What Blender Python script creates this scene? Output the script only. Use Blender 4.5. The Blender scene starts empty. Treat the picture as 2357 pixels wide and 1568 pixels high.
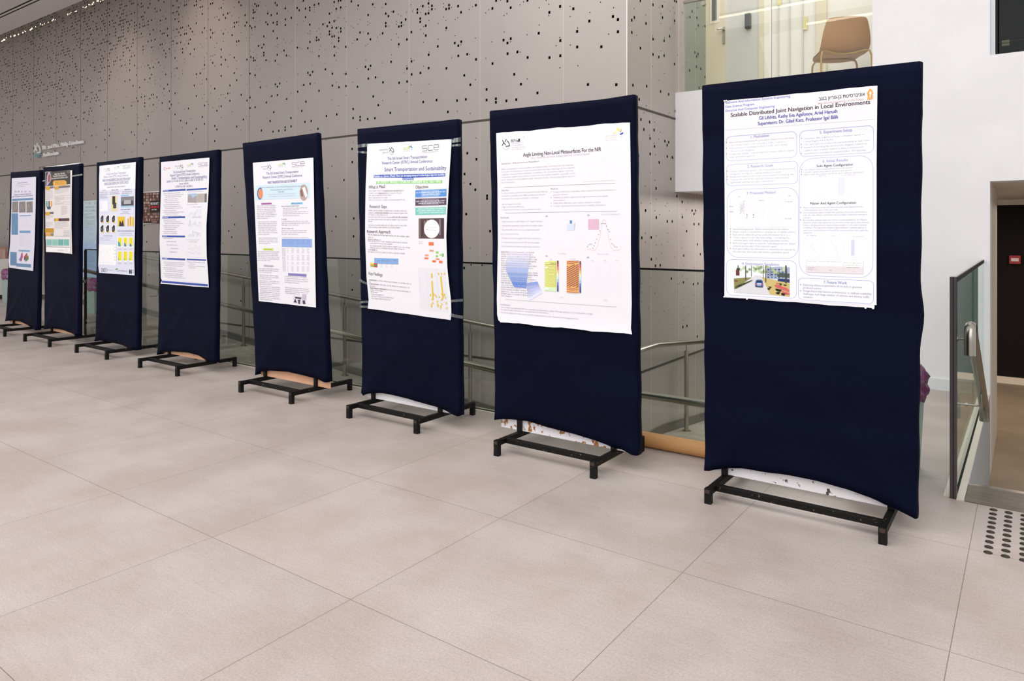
import bpy, bmesh, math, random
from mathutils import Vector, Matrix
random.seed(7)
SC = bpy.context.scene
COL = SC.collection
# ---------------------------------------------------------------- camera, world, lights, exposure
F = 1640.0; YAW = math.radians(36.0); HY = 530.0; HC = 1.35
cam = bpy.data.cameras.new('camera'); co = bpy.data.objects.new('camera', cam); COL.objects.link(co)
cam.sensor_width = 36.0; cam.lens = 36.0 * F / 2357.0
cam.shift_y = -(784.0 - HY) / 2357.0
co.location = (0, 0, HC); co.rotation_euler = (math.radians(90), 0, YAW)
cam.clip_start = 0.05; cam.clip_end = 200
SC.camera = co
w = bpy.data.worlds.new('world'); SC.world = w; w.use_nodes = True
bg = w.node_tree.nodes['Background']; bg.inputs[0].default_value = (1.0, 0.985, 0.97, 1); bg.inputs[1].default_value = 0.80
def area(name, loc, rot, sx, sy, e, col=(1, 1, 1)):
    l = bpy.data.lights.new(name, 'AREA'); l.shape = 'RECTANGLE'; l.size = sx; l.size_y = sy; l.energy = e; l.color = col
    o = bpy.data.objects.new(name, l); COL.objects.link(o); o.location = loc; o.rotation_euler = rot
    return o
area('skylight', (-4, -1.5, 7.5), (math.radians(12), 0, 0), 16, 7, 760, (1, 0.972, 0.955))
area('window_light', (0.0, -8.5, 6.0), (math.radians(62), 0, math.radians(12)), 14, 3.5, 300, (0.98, 0.98, 1))
area('stair_hall_light', (0.6, 9.6, 1.6), (0, 0, 0), 1.4, 2.2, 26, (1, 0.88, 0.74))
area('ramp_fill_light', (-2.0, 8.3, 1.70), (0, 0, 0), 1.2, 1.8, 60, (1, 0.95, 0.9))  # fill light added under the slab to brighten the ramp behind the glass
area('gallery_light', (-1.6, 7.5, 5.2), (0, 0, 0), 2.6, 0.7, 42, (1, 0.95, 0.86))
def spot(name, loc, tgt, e, ang, col):
    l = bpy.data.lights.new(name, 'SPOT'); l.energy = e; l.spot_size = math.radians(ang); l.spot_blend = 1; l.color = col; l.shadow_soft_size = 0.05
    o = bpy.data.objects.new(name, l); COL.objects.link(o); o.location = loc
    o.rotation_euler = (Vector(tgt) - Vector(loc)).to_track_quat('-Z', 'Y').to_euler()
spot('wall_spot_left', (-12.3, 4.1, 5.15), (-12.3, 5.9, 3.7), 60, 64, (1, 0.8, 0.62))
spot('wall_spot_right', (-9.9, 4.1, 5.15), (-9.9, 5.9, 4.0), 60, 64, (1, 0.8, 0.62))
SC.view_settings.view_transform = 'Standard'; SC.view_settings.look = 'None'
SC.view_settings.gamma = 1.0; SC.view_settings.use_curve_mapping = False
SC.view_settings.exposure = 0.0
# ---------------------------------------------------------------- helpers
s_, c_ = math.sin(YAW), math.cos(YAW)
def ray(u, v): return ((-s_ * F + c_ * (u - 1178.5)) / F, (c_ * F + s_ * (u - 1178.5)) / F, (HY - v) / F)
def atY(u, v, y):
    d = ray(u, v); t = y / d[1]; return Vector((t * d[0], y, HC + t * d[2]))
def atX(u, v, x):
    d = ray(u, v); t = x / d[0]; return Vector((x, t * d[1], HC + t * d[2]))
def atZ(u, v, z=0.0):
    d = ray(u, v); t = (z - HC) / d[2]; return Vector((t * d[0], t * d[1], z))
def lin(h):
    r = []
    for i in (0, 2, 4):
        x = int(h[i:i + 2], 16) / 255; r.append(x / 12.92 if x <= 0.04045 else ((x + 0.055) / 1.055) ** 2.4)
    return (*r, 1)
MATS = {}
def mat(name, hexc, rough=0.6, metal=0.0, noise=0.0, scale=8.0, hex2=None, bump=0.0, bscale=60.0, spec=0.5, stretch=(1, 1, 1), emit=0.0, lo=0.4, hi=0.6):
    if name in MATS: return MATS[name]
    m = bpy.data.materials.new(name); m.use_nodes = True; nt = m.node_tree; b = nt.nodes['Principled BSDF']
    b.inputs['Base Color'].default_value = lin(hexc); b.inputs['Roughness'].default_value = rough
    b.inputs['Metallic'].default_value = metal; b.inputs['Specular IOR Level'].default_value = spec
    if emit: b.inputs['Emission Color'].default_value = lin(hexc); b.inputs['Emission Strength'].default_value = emit
    tc = nt.nodes.new('ShaderNodeTexCoord'); mp = nt.nodes.new('ShaderNodeMapping'); mp.inputs['Scale'].default_value = stretch
    nt.links.new(tc.outputs['Object'], mp.inputs[0])
    if hex2:
        n = nt.nodes.new('ShaderNodeTexNoise'); n.inputs['Scale'].default_value = scale; n.inputs['Detail'].default_value = 6
        nt.links.new(mp.outputs[0], n.inputs[0])
        r = nt.nodes.new('ShaderNodeValToRGB'); r.color_ramp.elements[0].position = lo; r.color_ramp.elements[1].position = hi
        r.color_ramp.elements[0].color = lin(hexc); r.color_ramp.elements[1].color = lin(hex2)
        nt.links.new(n.outputs[0], r.inputs[0]); nt.links.new(r.outputs[0], b.inputs['Base Color'])
    if bump:
        n2 = nt.nodes.new('ShaderNodeTexNoise'); n2.inputs['Scale'].default_value = bscale; n2.inputs['Detail'].default_value = 4
        nt.links.new(mp.outputs[0], n2.inputs[0])
        bp = nt.nodes.new('ShaderNodeBump'); bp.inputs['Strength'].default_value = bump; bp.inputs['Distance'].default_value = 0.01
        nt.links.new(n2.outputs[0], bp.inputs['Height']); nt.links.new(bp.outputs[0], b.inputs['Normal'])
    MATS[name] = m; return m
def glassmat(name, col, refl=1.0):
    m = bpy.data.materials.new(name); m.use_nodes = True; nt = m.node_tree; nt.nodes.clear()
    o = nt.nodes.new('ShaderNodeOutputMaterial'); mx = nt.nodes.new('ShaderNodeMixShader'); t = nt.nodes.new('ShaderNodeBsdfTransparent')
    g = nt.nodes.new('ShaderNodeBsdfGlossy'); f = nt.nodes.new('ShaderNodeFresnel'); mu = nt.nodes.new('ShaderNodeMath'); mu.operation = 'MULTIPLY'
    t.inputs[0].default_value = (*col, 1); g.inputs[0].default_value = (0.95, 1, 0.97, 1); g.inputs['Roughness'].default_value = 0.01
    f.inputs[0].default_value = 1.45; mu.inputs[1].default_value = refl
    ge = nt.nodes.new('ShaderNodeNewGeometry'); inv = nt.nodes.new('ShaderNodeMath'); inv.operation = 'SUBTRACT'; inv.inputs[0].default_value = 1; m3 = nt.nodes.new('ShaderNodeMath'); m3.operation = 'MULTIPLY'
    nt.links.new(ge.outputs['Backfacing'], inv.inputs[1]); nt.links.new(f.outputs[0], mu.inputs[0]); nt.links.new(mu.outputs[0], m3.inputs[0]); nt.links.new(inv.outputs[0], m3.inputs[1]); nt.links.new(m3.outputs[0], mx.inputs[0]); nt.links.new(t.outputs[0], mx.inputs[1]); nt.links.new(g.outputs[0], mx.inputs[2])
    nt.links.new(mx.outputs[0], o.inputs[0]); return m
class MB:
    def __init__(s): s.v = []; s.f = []; s.mi = []; s.ms = []; s.sm = []
    def m(s, mt):
        if mt not in s.ms: s.ms.append(mt)
        return s.ms.index(mt)
    def add(s, vs, fs, mt, smooth=False):
        k = len(s.v); s.v += [tuple(p) for p in vs]; i = s.m(mt)
        for f in fs: s.f.append([k + j for j in f]); s.mi.append(i); s.sm.append(smooth)
    def box(s, a, b, mt):
        x0, y0, z0 = a; x1, y1, z1 = b
        s.add([(x0, y0, z0), (x1, y0, z0), (x1, y1, z0), (x0, y1, z0), (x0, y0, z1), (x1, y0, z1), (x1, y1, z1), (x0, y1, z1)],
              [(0, 3, 2, 1), (4, 5, 6, 7), (0, 1, 5, 4), (1, 2, 6, 5), (2, 3, 7, 6), (3, 0, 4, 7)], mt)
    def quad(s, pts, mt): s.add(pts, [tuple(range(len(pts)))], mt)
    def tube(s, pts, r, mt, n=14, cap=True):
        pts = [Vector(p) for p in pts]; rings = []; up = None
        for i, p in enumerate(pts):
            d = (pts[min(i + 1, len(pts) - 1)] - pts[max(i - 1, 0)]).normalized()
            if up is None: up = Vector((0, 0, 1)) if abs(d.z) < 0.9 else Vector((1, 0, 0))
            a = d.cross(up).normalized(); up = a.cross(d).normalized()
            rr = r[i] if isinstance(r, (list, tuple)) else r
            rings.append([p + (a * math.cos(2 * math.pi * k / n) + up * math.sin(2 * math.pi * k / n)) * rr for k in range(n)])
        vs = [q for R in rings for q in R]; fs = []
        for i in range(len(rings) - 1):
            for k in range(n): fs.append((i * n + k, i * n + (k + 1) % n, (i + 1) * n + (k + 1) % n, (i + 1) * n + k))
        s.add(vs, fs, mt, True)
        if cap: s.add(rings[0], [tuple(range(n))[::-1]], mt); s.add(rings[-1], [tuple(range(n))], mt)
    def build(s, name, parent=None, bevel=0.0, loc=None):
        me = bpy.data.meshes.new(name)
        if loc is not None: off = Vector(loc)
        elif parent is None:
            off = Vector([(min(p[i] for p in s.v) + max(p[i] for p in s.v)) / 2 for i in range(3)]); off.z = min(p[2] for p in s.v)
        else: off = Vector((0, 0, 0))
        me.from_pydata([tuple(Vector(p) - off) for p in s.v], [], s.f)
        for m_ in s.ms: me.materials.append(m_)
        me.polygons.foreach_set('material_index', s.mi); me.polygons.foreach_set('use_smooth', s.sm); me.update()
        o = bpy.data.objects.new(name, me); COL.objects.link(o); o.location = off
        if parent is not None: o.parent = parent; o.matrix_parent_inverse = Matrix.Translation(-Vector(parent.location))
        if bevel:
            b = o.modifiers.new('bevel', 'BEVEL'); b.width = bevel; b.segments = 2; b.limit_method = 'ANGLE'
        return o
def tag(o, label=None, cat=None, group=None, kind=None):
    if label: o['label'] = label
    if cat: o['category'] = cat
    if group: o['group'] = group
    if kind: o['kind'] = kind
    return o
def thing(name, loc, label, cat, group=None):
    o = bpy.data.objects.new(name, None); COL.objects.link(o); o.location = loc; o.empty_display_size = 0.1
    return tag(o, label, cat, group)
def struct(o): o['kind'] = 'structure'; return o
def bx(name, a, b, m_, parent=None, bevel=0.0):
    k = MB(); k.box(a, b, m_); return k.build(name, parent, bevel)
def lev(u0, v0, u1):
    """row in the photo, at column u1, of a level line that starts at (u0, v0)"""
    return HY + (v0 - HY) * (c_ + s_ * (u1 - 1178.5) / F) / (c_ + s_ * (u0 - 1178.5) / F)
_tc = {}
def textmesh(st, off=0.0, res=3):
    key = (st, off, res)
    if key in _tc: return _tc[key]
    cu = bpy.data.curves.new('t', 'FONT'); cu.body = st; cu.resolution_u = res; cu.offset = off; cu.size = 1.0
    o = bpy.data.objects.new('t', cu); COL.objects.link(o)
    dg = bpy.context.evaluated_depsgraph_get(); dg.update(); oe = o.evaluated_get(dg); me = oe.to_mesh()
    vs = [(v.co.x, v.co.y) for v in me.vertices]; fs = [tuple(p.vertices) for p in me.polygons]
    oe.to_mesh_clear(); bpy.data.objects.remove(o); bpy.data.curves.remove(cu)
    if vs:
        x0 = min(v[0] for v in vs); x1 = max(v[0] for v in vs)
        vs = [(v[0] - x0, v[1]) for v in vs]; wd = x1 - x0
    else: wd = 1
    _tc[key] = (vs, fs, wd); return _tc[key]
INK = {}
def ink(h):
    if h not in INK: INK[h] = mat('print_' + h, h, rough=0.5, spec=0.2)
    return INK[h]
paper = mat('poster_paper', 'e9e8ee', rough=0.55, spec=0.12)
class Poster:
    """a printed sheet: everything is laid out on its own plane Y = y and bent by the same function"""
    def __init__(s, y, bend=None): s.y = y; s.b = MB(); s.bend = bend or (lambda p: 0.0); s.curved = bool(bend); s.lay = 0.0006
    def P(s, u, v): return atY(u, v, s.y)
    def fin(s, p, lay): return (p[0], s.y - lay - s.bend(p), p[2])
    def sheet(s, L, R, col=None, wave=0.0, nx=18, ny=30, mt=None):
        def al(pts, b):
            n = len(pts) - 1; k = min(int(b * n), n - 1); t = b * n - k
            return s.P(pts[k][0] + (pts[k + 1][0] - pts[k][0]) * t, pts[k][1] + (pts[k + 1][1] - pts[k][1]) * t)
        for off, flip in ((0.0, 0), (-0.0006, 1)):
            vs = []
            for j in range(ny + 1):
                b = j / ny; l = al(L, b); r = al(R, b)
                for i in range(nx + 1):
                    a = i / nx; p = l.lerp(r, a)
                    if j in (0, ny): p.z += wave * (math.sin(a * 17 + j) + 0.6 * math.sin(a * 41))
                    vs.append(s.fin(p, off))
            fs = []
            for j in range(ny):
                for i in range(nx):
                    q = (j * (nx + 1) + i, j * (nx + 1) + i + 1, (j + 1) * (nx + 1) + i + 1, (j + 1) * (nx + 1) + i)
                    fs.append(q if flip else q[::-1])
            s.b.add(vs, fs, mt or paper, True)
    def face(s, W, col):
        """flat shape on the sheet, cut into small cells so that it bends with the paper"""
        s.lay += 0.000012; G = 0.022
        if s.b is None: return
        ar = sum(W[i][0] * W[(i + 1) % len(W)][1] - W[(i + 1) % len(W)][0] * W[i][1] for i in range(len(W)))
        if ar < 0: W = W[::-1]
        def clip(P, ax, lim, keep):
            out = []
            for i in range(len(P)):
                a, b = P[i - 1], P[i]; ia = (a[ax] - lim) * keep >= 0; ib = (b[ax] - lim) * keep >= 0
                if ia != ib:
                    t = (lim - a[ax]) / (b[ax] - a[ax]); out.append((a[0] + (b[0] - a[0]) * t, a[1] + (b[1] - a[1]) * t))
                if ib: out.append(b)
            return out
        x0, x1 = min(p[0] for p in W), max(p[0] for p in W); z0, z1 = min(p[1] for p in W), max(p[1] for p in W)
        nx, nz = max(1, math.ceil((x1 - x0) / G)), max(1, math.ceil((z1 - z0) / G))
        for i in range(nx):
            A = W if nx == 1 else clip(clip(W, 0, x0 + (x1 - x0) * i / nx, 1), 0, x0 + (x1 - x0) * (i + 1) / nx, -1)
            if len(A) < 3: continue
            for j in range(nz):
                B = A if nz == 1 else clip(clip(A, 1, z0 + (z1 - z0) * j / nz, 1), 1, z0 + (z1 - z0) * (j + 1) / nz, -1)
                if len(B) >= 3: s.b.quad([s.fin((x, 0, z), s.lay) for x, z in B], ink(col))
    def poly(s, pts, col):
        s.face([(q.x, q.z) for q in (s.P(*p) for p in pts)], col)
    def rect(s, u0, v0, u1, v1, col):
        s.poly([(u0, v0), (u1, lev(u0, v0, u1)), (u1, lev(u0, v1, u1)), (u0, v1)], col)
    def frame(s, u0, v0, u1, v1, wmm, col, r=0.0):
        """outlined box with rounded corners of radius r (pixels)"""
        pts = []
        for cu, cv, a0 in ((u1 - r, v0 + r, -90), (u1 - r, v1 - r, 0), (u0 + r, v1 - r, 90), (u0 + r, v0 + r, 180)):
            for i in range(6 if r else 1):
                a = math.radians(a0 + 18 * i); uu = cu + r * math.cos(a); vv = cv + r * math.sin(a); pts.append((uu, lev(u0, vv, uu)))
        s.line(pts + pts[:1], wmm, col)
    def line(s, pts, wmm, col):
        s.lay += 0.000004
        q = [pts[0]]
        for a, b in zip(pts[:-1], pts[1:]):
            m_ = max(1, int((s.P(*a) - s.P(*b)).length / 0.025)) if s.curved else 1; q += [(a[0] + (b[0] - a[0]) * t / m_, a[1] + (b[1] - a[1]) * t / m_) for t in range(1, m_ + 1)]
        P = [s.P(*p) for p in q]; h = wmm / 2000
        for a, b in zip(P[:-1], P[1:]):
            d = b - a; L = math.hypot(d.x, d.z)
            if L < 1e-5: continue
            nx, nz = -d.z / L * h, d.x / L * h; ex, ez = d.x / L * h * .5, d.z / L * h * .5
            vs = [(a.x - ex + nx, 0, a.z - ez + nz), (a.x - ex - nx, 0, a.z - ez - nz), (b.x + ex - nx, 0, b.z + ez - nz), (b.x + ex + nx, 0, b.z + ez + nz)]
            vs = [s.fin(p, s.lay) for p in vs]
            s.b.quad(vs, ink(col))
    def disc(s, u, v, r, col, n=20, rz=None):
        c = s.P(u, v); rz = rz or r
        s.face([(c.x + r * math.cos(2 * math.pi * k / n), c.z + rz * math.sin(2 * math.pi * k / n)) for k in range(n)], col)
    def txt(s, st, u0, v0, u1, hmm, col, bold=0.0, res=3, v1=None):
        """text from baseline point (u0,v0) to (u1,v1), capital height hmm millimetres"""
        s.lay += 0.000004
        v1 = lev(u0, v0, u1) if v1 is None else v1
        vs, fs, wd = textmesh(st, 0.0, res); a = s.P(u0, v0); b = s.P(u1, v1); d = b - a
        sy = hmm / 1000 / 0.7
        cp = [(0, 0)] if bold < 0.003 else [(-bold * 1.2 * sy, 0), (bold * 1.2 * sy, 0), (0, bold * 0.8 * sy)]
        for ox, oz in cp:
            out = []; s.lay += 0.000001
            for x, y in vs:
                t = x / wd; out.append(s.fin((a.x + d.x * t + ox, 0, a.z + d.z * t + y * sy + oz), s.lay + 0.00003))
            s.b.add(out, fs, ink(col))
    def words(s, u0, v0, u1, hmm, col, fill=0.62, v1=None):
        """a line too small to read: little upright strokes grouped like words"""
        s.lay += 0.000004
        v1 = lev(u0, v0, u1) if v1 is None else v1
        a = s.P(u0, v0); b = s.P(u1, v1); L = (b - a).length; h = hmm / 1000; x = 0; vs = []; fs = []
        if int(col[:2], 16) < 215: col = ''.join('%02x' % int(int(col[i:i + 2], 16) * 0.72 + 255 * 0.28) for i in (0, 2, 4))
        def q(xa, xb, za, zb):
            k = len(vs)
            for xx, zz in ((xa, za), (xb, za), (xb, zb), (xa, zb)):
                t = xx / L; vs.append(s.fin((a.x + (b.x - a.x) * t, 0, a.z + (b.z - a.z) * t + zz), s.lay + 0.00003))
            fs.append((k, k + 1, k + 2, k + 3))
        while x < L:
            for _ in range(random.randint(2, 9)):
                lw = h * random.uniform(0.6, 0.9)
                if x + lw > L: break
                st_ = lw * 0.26 * fill / 0.62; hh = h * (1 if random.random() < 0.75 else 1.4); q(x, x + st_, 0, hh)
                for _k in range(random.choice((1, 2, 2))):
                    z_ = random.choice((0, 0.42, 0.84)) * h; q(x + st_, x + lw * 0.8, z_, z_ + h * 0.17)
                if random.random() < 0.6: q(x + lw * 0.8 - st_, x + lw * 0.8, 0, h)
                x += lw
            x += h * 0.6
        if fs: s.b.add(vs, fs, ink(col))
    def para(s, u0, v0, u1, dv, n, hmm, col, last=0.6, rag=0.08, fill=0.62):
        for i in range(n):
            s.words(u0, v0 + dv * i, u1 - (u1 - u0) * (rag * random.random() if i < n - 1 else 1 - last), hmm, col, fill)
    def mm(s, u): return s.y / (c_ + s_ * (u - 1178.5) / F) / F * 1000
# ---------------------------------------------------------------- setting: floor
def floormat():
    m = mat('floor_tiles', 'bbb0ac', rough=0.42, hex2='b0a39d', scale=2.2, bump=0.08, bscale=90, spec=0.35, lo=0.38, hi=0.62)
    nt = m.node_tree; b = nt.nodes['Principled BSDF']; src = b.inputs['Base Color'].links[0].from_socket
    tc = nt.nodes.new('ShaderNodeTexCoord'); mp = nt.nodes.new('ShaderNodeMapping'); mp.inputs['Location'].default_value = (2.0075 + 90, -1.7594 + 90.86, 0)
    nt.links.new(tc.outputs['Object'], mp.inputs[0])
    br = nt.nodes.new('ShaderNodeTexBrick'); br.offset = 0; br.squash = 1
    br.inputs['Scale'].default_value = 1; br.inputs['Brick Width'].default_value = 0.9; br.inputs['Row Height'].default_value = 0.9086
    br.inputs['Mortar Size'].default_value = 0.0016; br.inputs['Mortar Smooth'].default_value = 0.4
    br.inputs['Color1'].default_value = (0.97, 0.97, 0.97, 1); br.inputs['Color2'].default_value = (1.03, 1.02, 1.01, 1); br.inputs['Mortar'].default_value = (0.42, 0.40, 0.38, 1)
    nt.links.new(mp.outputs[0], br.inputs[0])
    # brushed grain along X and fine specks
    mp2 = nt.nodes.new('ShaderNodeMapping'); mp2.inputs['Scale'].default_value = (2.5, 22, 1); nt.links.new(tc.outputs['Object'], mp2.inputs[0])
    n = nt.nodes.new('ShaderNodeTexNoise'); n.inputs['Scale'].default_value = 2.2; n.inputs['Detail'].default_value = 8; n.inputs['Roughness'].default_value = 0.75; nt.links.new(mp2.outputs[0], n.inputs[0])
    r = nt.nodes.new('ShaderNodeValToRGB'); r.color_ramp.elements[0].position = 0.35; r.color_ramp.elements[1].position = 0.65
    r.color_ramp.elements[0].color = (0.95, 0.95, 0.945, 1); r.color_ramp.elements[1].color = (1.035, 1.035, 1.035, 1); nt.links.new(n.outputs[0], r.inputs[0])
    n3 = nt.nodes.new('ShaderNodeTexNoise'); n3.inputs['Scale'].default_value = 130; n3.inputs['Detail'].default_value = 3; nt.links.new(tc.outputs['Object'], n3.inputs[0])
    r3 = nt.nodes.new('ShaderNodeValToRGB'); r3.color_ramp.elements[0].position = 0.3; r3.color_ramp.elements[1].position = 0.72
    r3.color_ramp.elements[0].color = (0.86, 0.86, 0.86, 1); r3.color_ramp.elements[1].color = (1.1, 1.1, 1.1, 1); nt.links.new(n3.outputs[0], r3.inputs[0])
    prev = src
    for k in (br.outputs['Color'], r.outputs[0], r3.outputs[0]):
        mx = nt.nodes.new('ShaderNodeMix'); mx.data_type = 'RGBA'; mx.blend_type = 'MULTIPLY'; mx.inputs[0].default_value = 1; mx.clamp_result = False
        nt.links.new(prev, mx.inputs[6]); nt.links.new(k, mx.inputs[7]); prev = mx.outputs[2]
    nt.links.new(prev, b.inputs['Base Color'])
    return m
FL = floormat()
white_wall = mat('white_paint', 'eeecef', rough=0.6, hex2='e9e7ea', scale=2, bump=0.05, bscale=30)
RX0, RX1, RY0, RY1 = -11.9, -1.12, 4.235, 5.9       # the sunken ramp
SX0, SY0, SY1 = -0.262, 4.50, 7.0                  # the stair pit
LOW = -0.66
k = MB()
def fslab(x0, y0, x1, y1): k.box((x0, y0, -0.12), (x1, y1, 0), FL)
fslab(-24, -9, 6, RY0); fslab(-24, RY0, RX0, RY1)
fslab(RX1, RY0, SX0 - 0.013, 7.3); fslab(SX0, RY0, 6, SY0)
struct(k.build('floor', loc=(0, 0, 0)))
# ramp floor (descends to a landing, then turns away from the hall)
k = MB(); RZ = lambda x: -0.078 * (x - RX0) if x < -3.0 else -0.078 * 8.9
ramp_m = mat('ramp_tiles', '9d968c', rough=0.5, hex2='8e877d', scale=4, bump=0.1, bscale=60)
zz = RZ(-3)
k.quad([(RX0, RY0, 0), (-3, RY0, zz), (-3, RY1, zz), (RX0, RY1, 0)], ramp_m)
k.quad([(-3, RY0, zz), (RX1, RY0, zz), (RX1, 6.7, zz), (-3, 6.7, zz)], ramp_m)
k.quad([(-3, 6.7, zz), (RX1, 6.7, zz), (RX1, 11.4, zz - 0.1 * 4.7), (-3, 11.4, zz - 0.1 * 4.7)], ramp_m)
struct(k.build('floor_ramp', loc=(0, 0, 0)))
k = MB()
k.box((RX0, RY0 - 0.1, -1.2), (RX1, RY0, -0.121), white_wall); k.box((RX1, RY0, -1.4), (RX1 + 0.1, 11.4, -0.121), white_wall)
struct(k.build('wall_ramp_side'))
# ---------------------------------------------------------------- perforated metal wall
PM = mat('panel_metal', 'b0a7a3', rough=0.42, metal=0.25, hex2='aaa29f', scale=0.6, bump=0.02, bscale=3, spec=0.4)
HOLE = mat('panel_hole_dark', '0c0a0a', rough=0.9, spec=0.0); SEAM = mat('panel_joint', 'cfc8c4', rough=0.4, metal=0.3); GAP = mat('panel_gap_dark', '4a4441', rough=0.8)
WY = 5.9; WX = -2.985; WZ = 2.52
seams_u = [316, 394, 478.6, 573.7, 680, 798, 942, 1105, 1296.6]
seamx = [atY(u, 300, WY).x for u in seams_u]
st = (seamx[-1] - seamx[0]) / (len(seamx) - 1)
x = seamx[0] - st
while x > -21: seamx.insert(0, x); x -= st
wall = MB()
# plates: the wall is cut out round the auditorium doorway
DX0, DX1, DZ = -15.85, -14.02, 2.60
wall.box((-21.5, WY, -1.3), (DX0, WY + 0.06, WZ), PM); wall.box((DX1, WY, -1.3), (WX, WY + 0.06, WZ), PM)
wall.box((-21.5, WY, WZ), (DX0, WY + 0.06, 7.2), PM); wall.box((DX1, WY, WZ), (WX, WY + 0.06, 7.2), PM); wall.box((DX0, WY, DZ), (DX1, WY + 0.06, 7.2), PM)
wall.box((WX - 0.06, WY + 0.06, -1.3), (WX, 11.4, 7.2), PM)
for sx in seamx:
    wall.box((sx - 0.0022, WY - 0.0012, -1.25), (sx + 0.0022, WY, 7.2), SEAM if sx > -8.5 else GAP)
wall.box((WX - 0.004, WY - 0.004, -1.25), (WX + 0.004, WY + 0.002, 7.2), mat('corner_trim', 'e6e2e0', rough=0.35, metal=0.3))
for u in (1498.7, 1562.5, 1600):
    yy = atX(u, 300, WX).y; wall.box((WX, yy - 0.004, -1.25), (WX + 0.0015, yy + 0.004, 7.2), SEAM)
for z0, hgt in ((WZ - 0.012, 0.022), (0.0, 0.022)):
    wall.box((-21.5, WY - 0.003, z0 - hgt / 2), (DX0, WY, z0 + hgt / 2), GAP); wall.box((DX1, WY - 0.003, z0 - hgt / 2), (WX, WY, z0 + hgt / 2), GAP)
    wall.box((WX, WY, z0 - hgt / 2), (WX + 0.003, 11.4, z0 + hgt / 2), GAP)
BIG, SML = 0.0118, 0.0045
def holes(lst, ou, ov, sc, size, face='Y', asp=1.12):
    for a, b in lst:
        u = ou + a / sc; v = ov + b / sc
        if face == 'Y':
            p = atY(u, v, WY); h = size
            if p.x > WX - 0.02: continue
            wall.quad([(p.x - h, WY - 0.0014, p.z - h * asp), (p.x + h, WY - 0.0014, p.z - h * asp), (p.x + h, WY - 0.0014, p.z + h * asp), (p.x - h, WY - 0.0014, p.z + h * asp)], HOLE)
        else:
            p = atX(u, v, WX); h = size
            wall.quad([(WX + 0.0018, p.y - h, p.z - h * asp), (WX + 0.0018, p.y + h, p.z - h * asp), (WX + 0.0018, p.y + h, p.z + h * asp), (WX + 0.0018, p.y - h, p.z + h * asp)], HOLE)
def L(s): v = [int(t) for t in s.split()]; return list(zip(v[::2], v[1::2]))
A_b = L('128 45 147 68 166 62 110 110 110 138 128 133 20 165 268 148 307 165 350 33 370 57 461 92 370 148 526 195 461 213 110 198 248 243 268 267 329 249 370 238 370 268 461 275 38 246 20 282 74 284 93 306 129 295 329 340 225 398 371 419 167 503 205 522 225 488 225 576 225 605 371 600 446 553 473 608 83 624 111 635 111 663 130 660 40 652 249 659 350 665 130 822 74 806 187 956 352 923 399 914 374 949 312 1051 374 1040 41 1100 476 1083 252 1121 74 1067 130 1173 74 1183 334 1227 521 1291 294 1325 523 1383 458 1392 458 1423 199 1428 326 1440 389 1432 2 1308 658 8 590 88 613 112 681 95 728 82 728 112 778 54 825 41 995 23 1042 10 1066 5 1018 97 1066 82 943 150 681 188 728 270 872 266 943 246 995 232 919 286 972 303 1019 306 1067 311 1068 345 943 344 943 376 972 401 995 396 803 410 803 441 827 436 730 459 1044 415 1044 448 592 521 707 527 997 511 1122 513 828 613 997 607 899 758 708 796 759 786 732 822 975 807 1124 809 595 1003 662 930 732 917 975 937 1047 955 1124 941 829 994 686 1113 641 1213 910 1269 1023 1252 675 1333 744 1325 817 1409 1183 15 1258 60 1417 48 1559 45 1366 164 1559 149 1588 177 1643 128 1777 213 1730 248 1730 283 1702 291 1559 253 1559 287 1277 356 1366 367 1525 364 1246 431 1392 430 1790 432 1702 485 1617 676 1337 731 1393 720 1368 758 1791 750 1447 847 1368 860 1529 901 1705 906 1792 892 1250 950 1422 1055 1477 1150 1202 1192 1609 1235 1202 1291 1278 1280 1278 1314 1361 1303 1440 1293')
A_s = L('183 22 95 62 145 45 112 76 250 59 352 58 463 66 443 92 486 121 270 123 292 175 145 104 145 192 95 198 131 232 183 226 131 320 95 330 90 378 36 416 77 417 252 417 311 380 443 427 464 462 509 471 532 447 183 495 353 510 375 486 375 515 415 566 132 547 77 562 114 572 147 602 147 632 203 617 272 660 292 674 497 609 520 623 375 703 395 708 147 720 133 758 184 756 133 847 395 849 184 893 478 895 254 938 39 923 356 949 523 1021 294 1059 77 1043 96 1098 38 1270 77 1274 256 1295 640 18 543 12 778 82 828 66 775 131 1039 38 991 64 1064 112 1016 124 1124 71 967 138 1040 194 1101 199 1016 222 1125 236 893 255 968 280 1040 296 1110 305 968 342 1040 356 662 231 594 268 828 313 806 341 732 339 709 364 732 370 846 374 846 406 918 387 968 375 784 441 968 472 846 502 618 521 641 537 830 543 1018 511 1040 527 733 566 755 571 895 540 1018 576 1018 662 830 639 895 689 755 717 598 812 711 822 971 781 1127 782 1103 809 785 912 644 938 1019 900 1128 1045 971 1094 1043 1158 599 1184 741 1425 905 1535 1202 1556 1253 99 1440 82 1522 83 1620 128 1696 157 1725 173 1784 135 1280 215 1362 239 1387 255 1362 273 1254 267 1181 287 1204 302 1592 286 1677 232 1677 266 1755 273 1314 353 1495 377 1468 406 1218 443 1193 472 1677 371 1697 410 1620 437 1362 484 1340 500 1698 516 1621 600 1340 658 1523 688 1245 745 1390 750 1787 721 1758 798 1470 847 1196 900 1526 1102 1789 1005')
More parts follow.
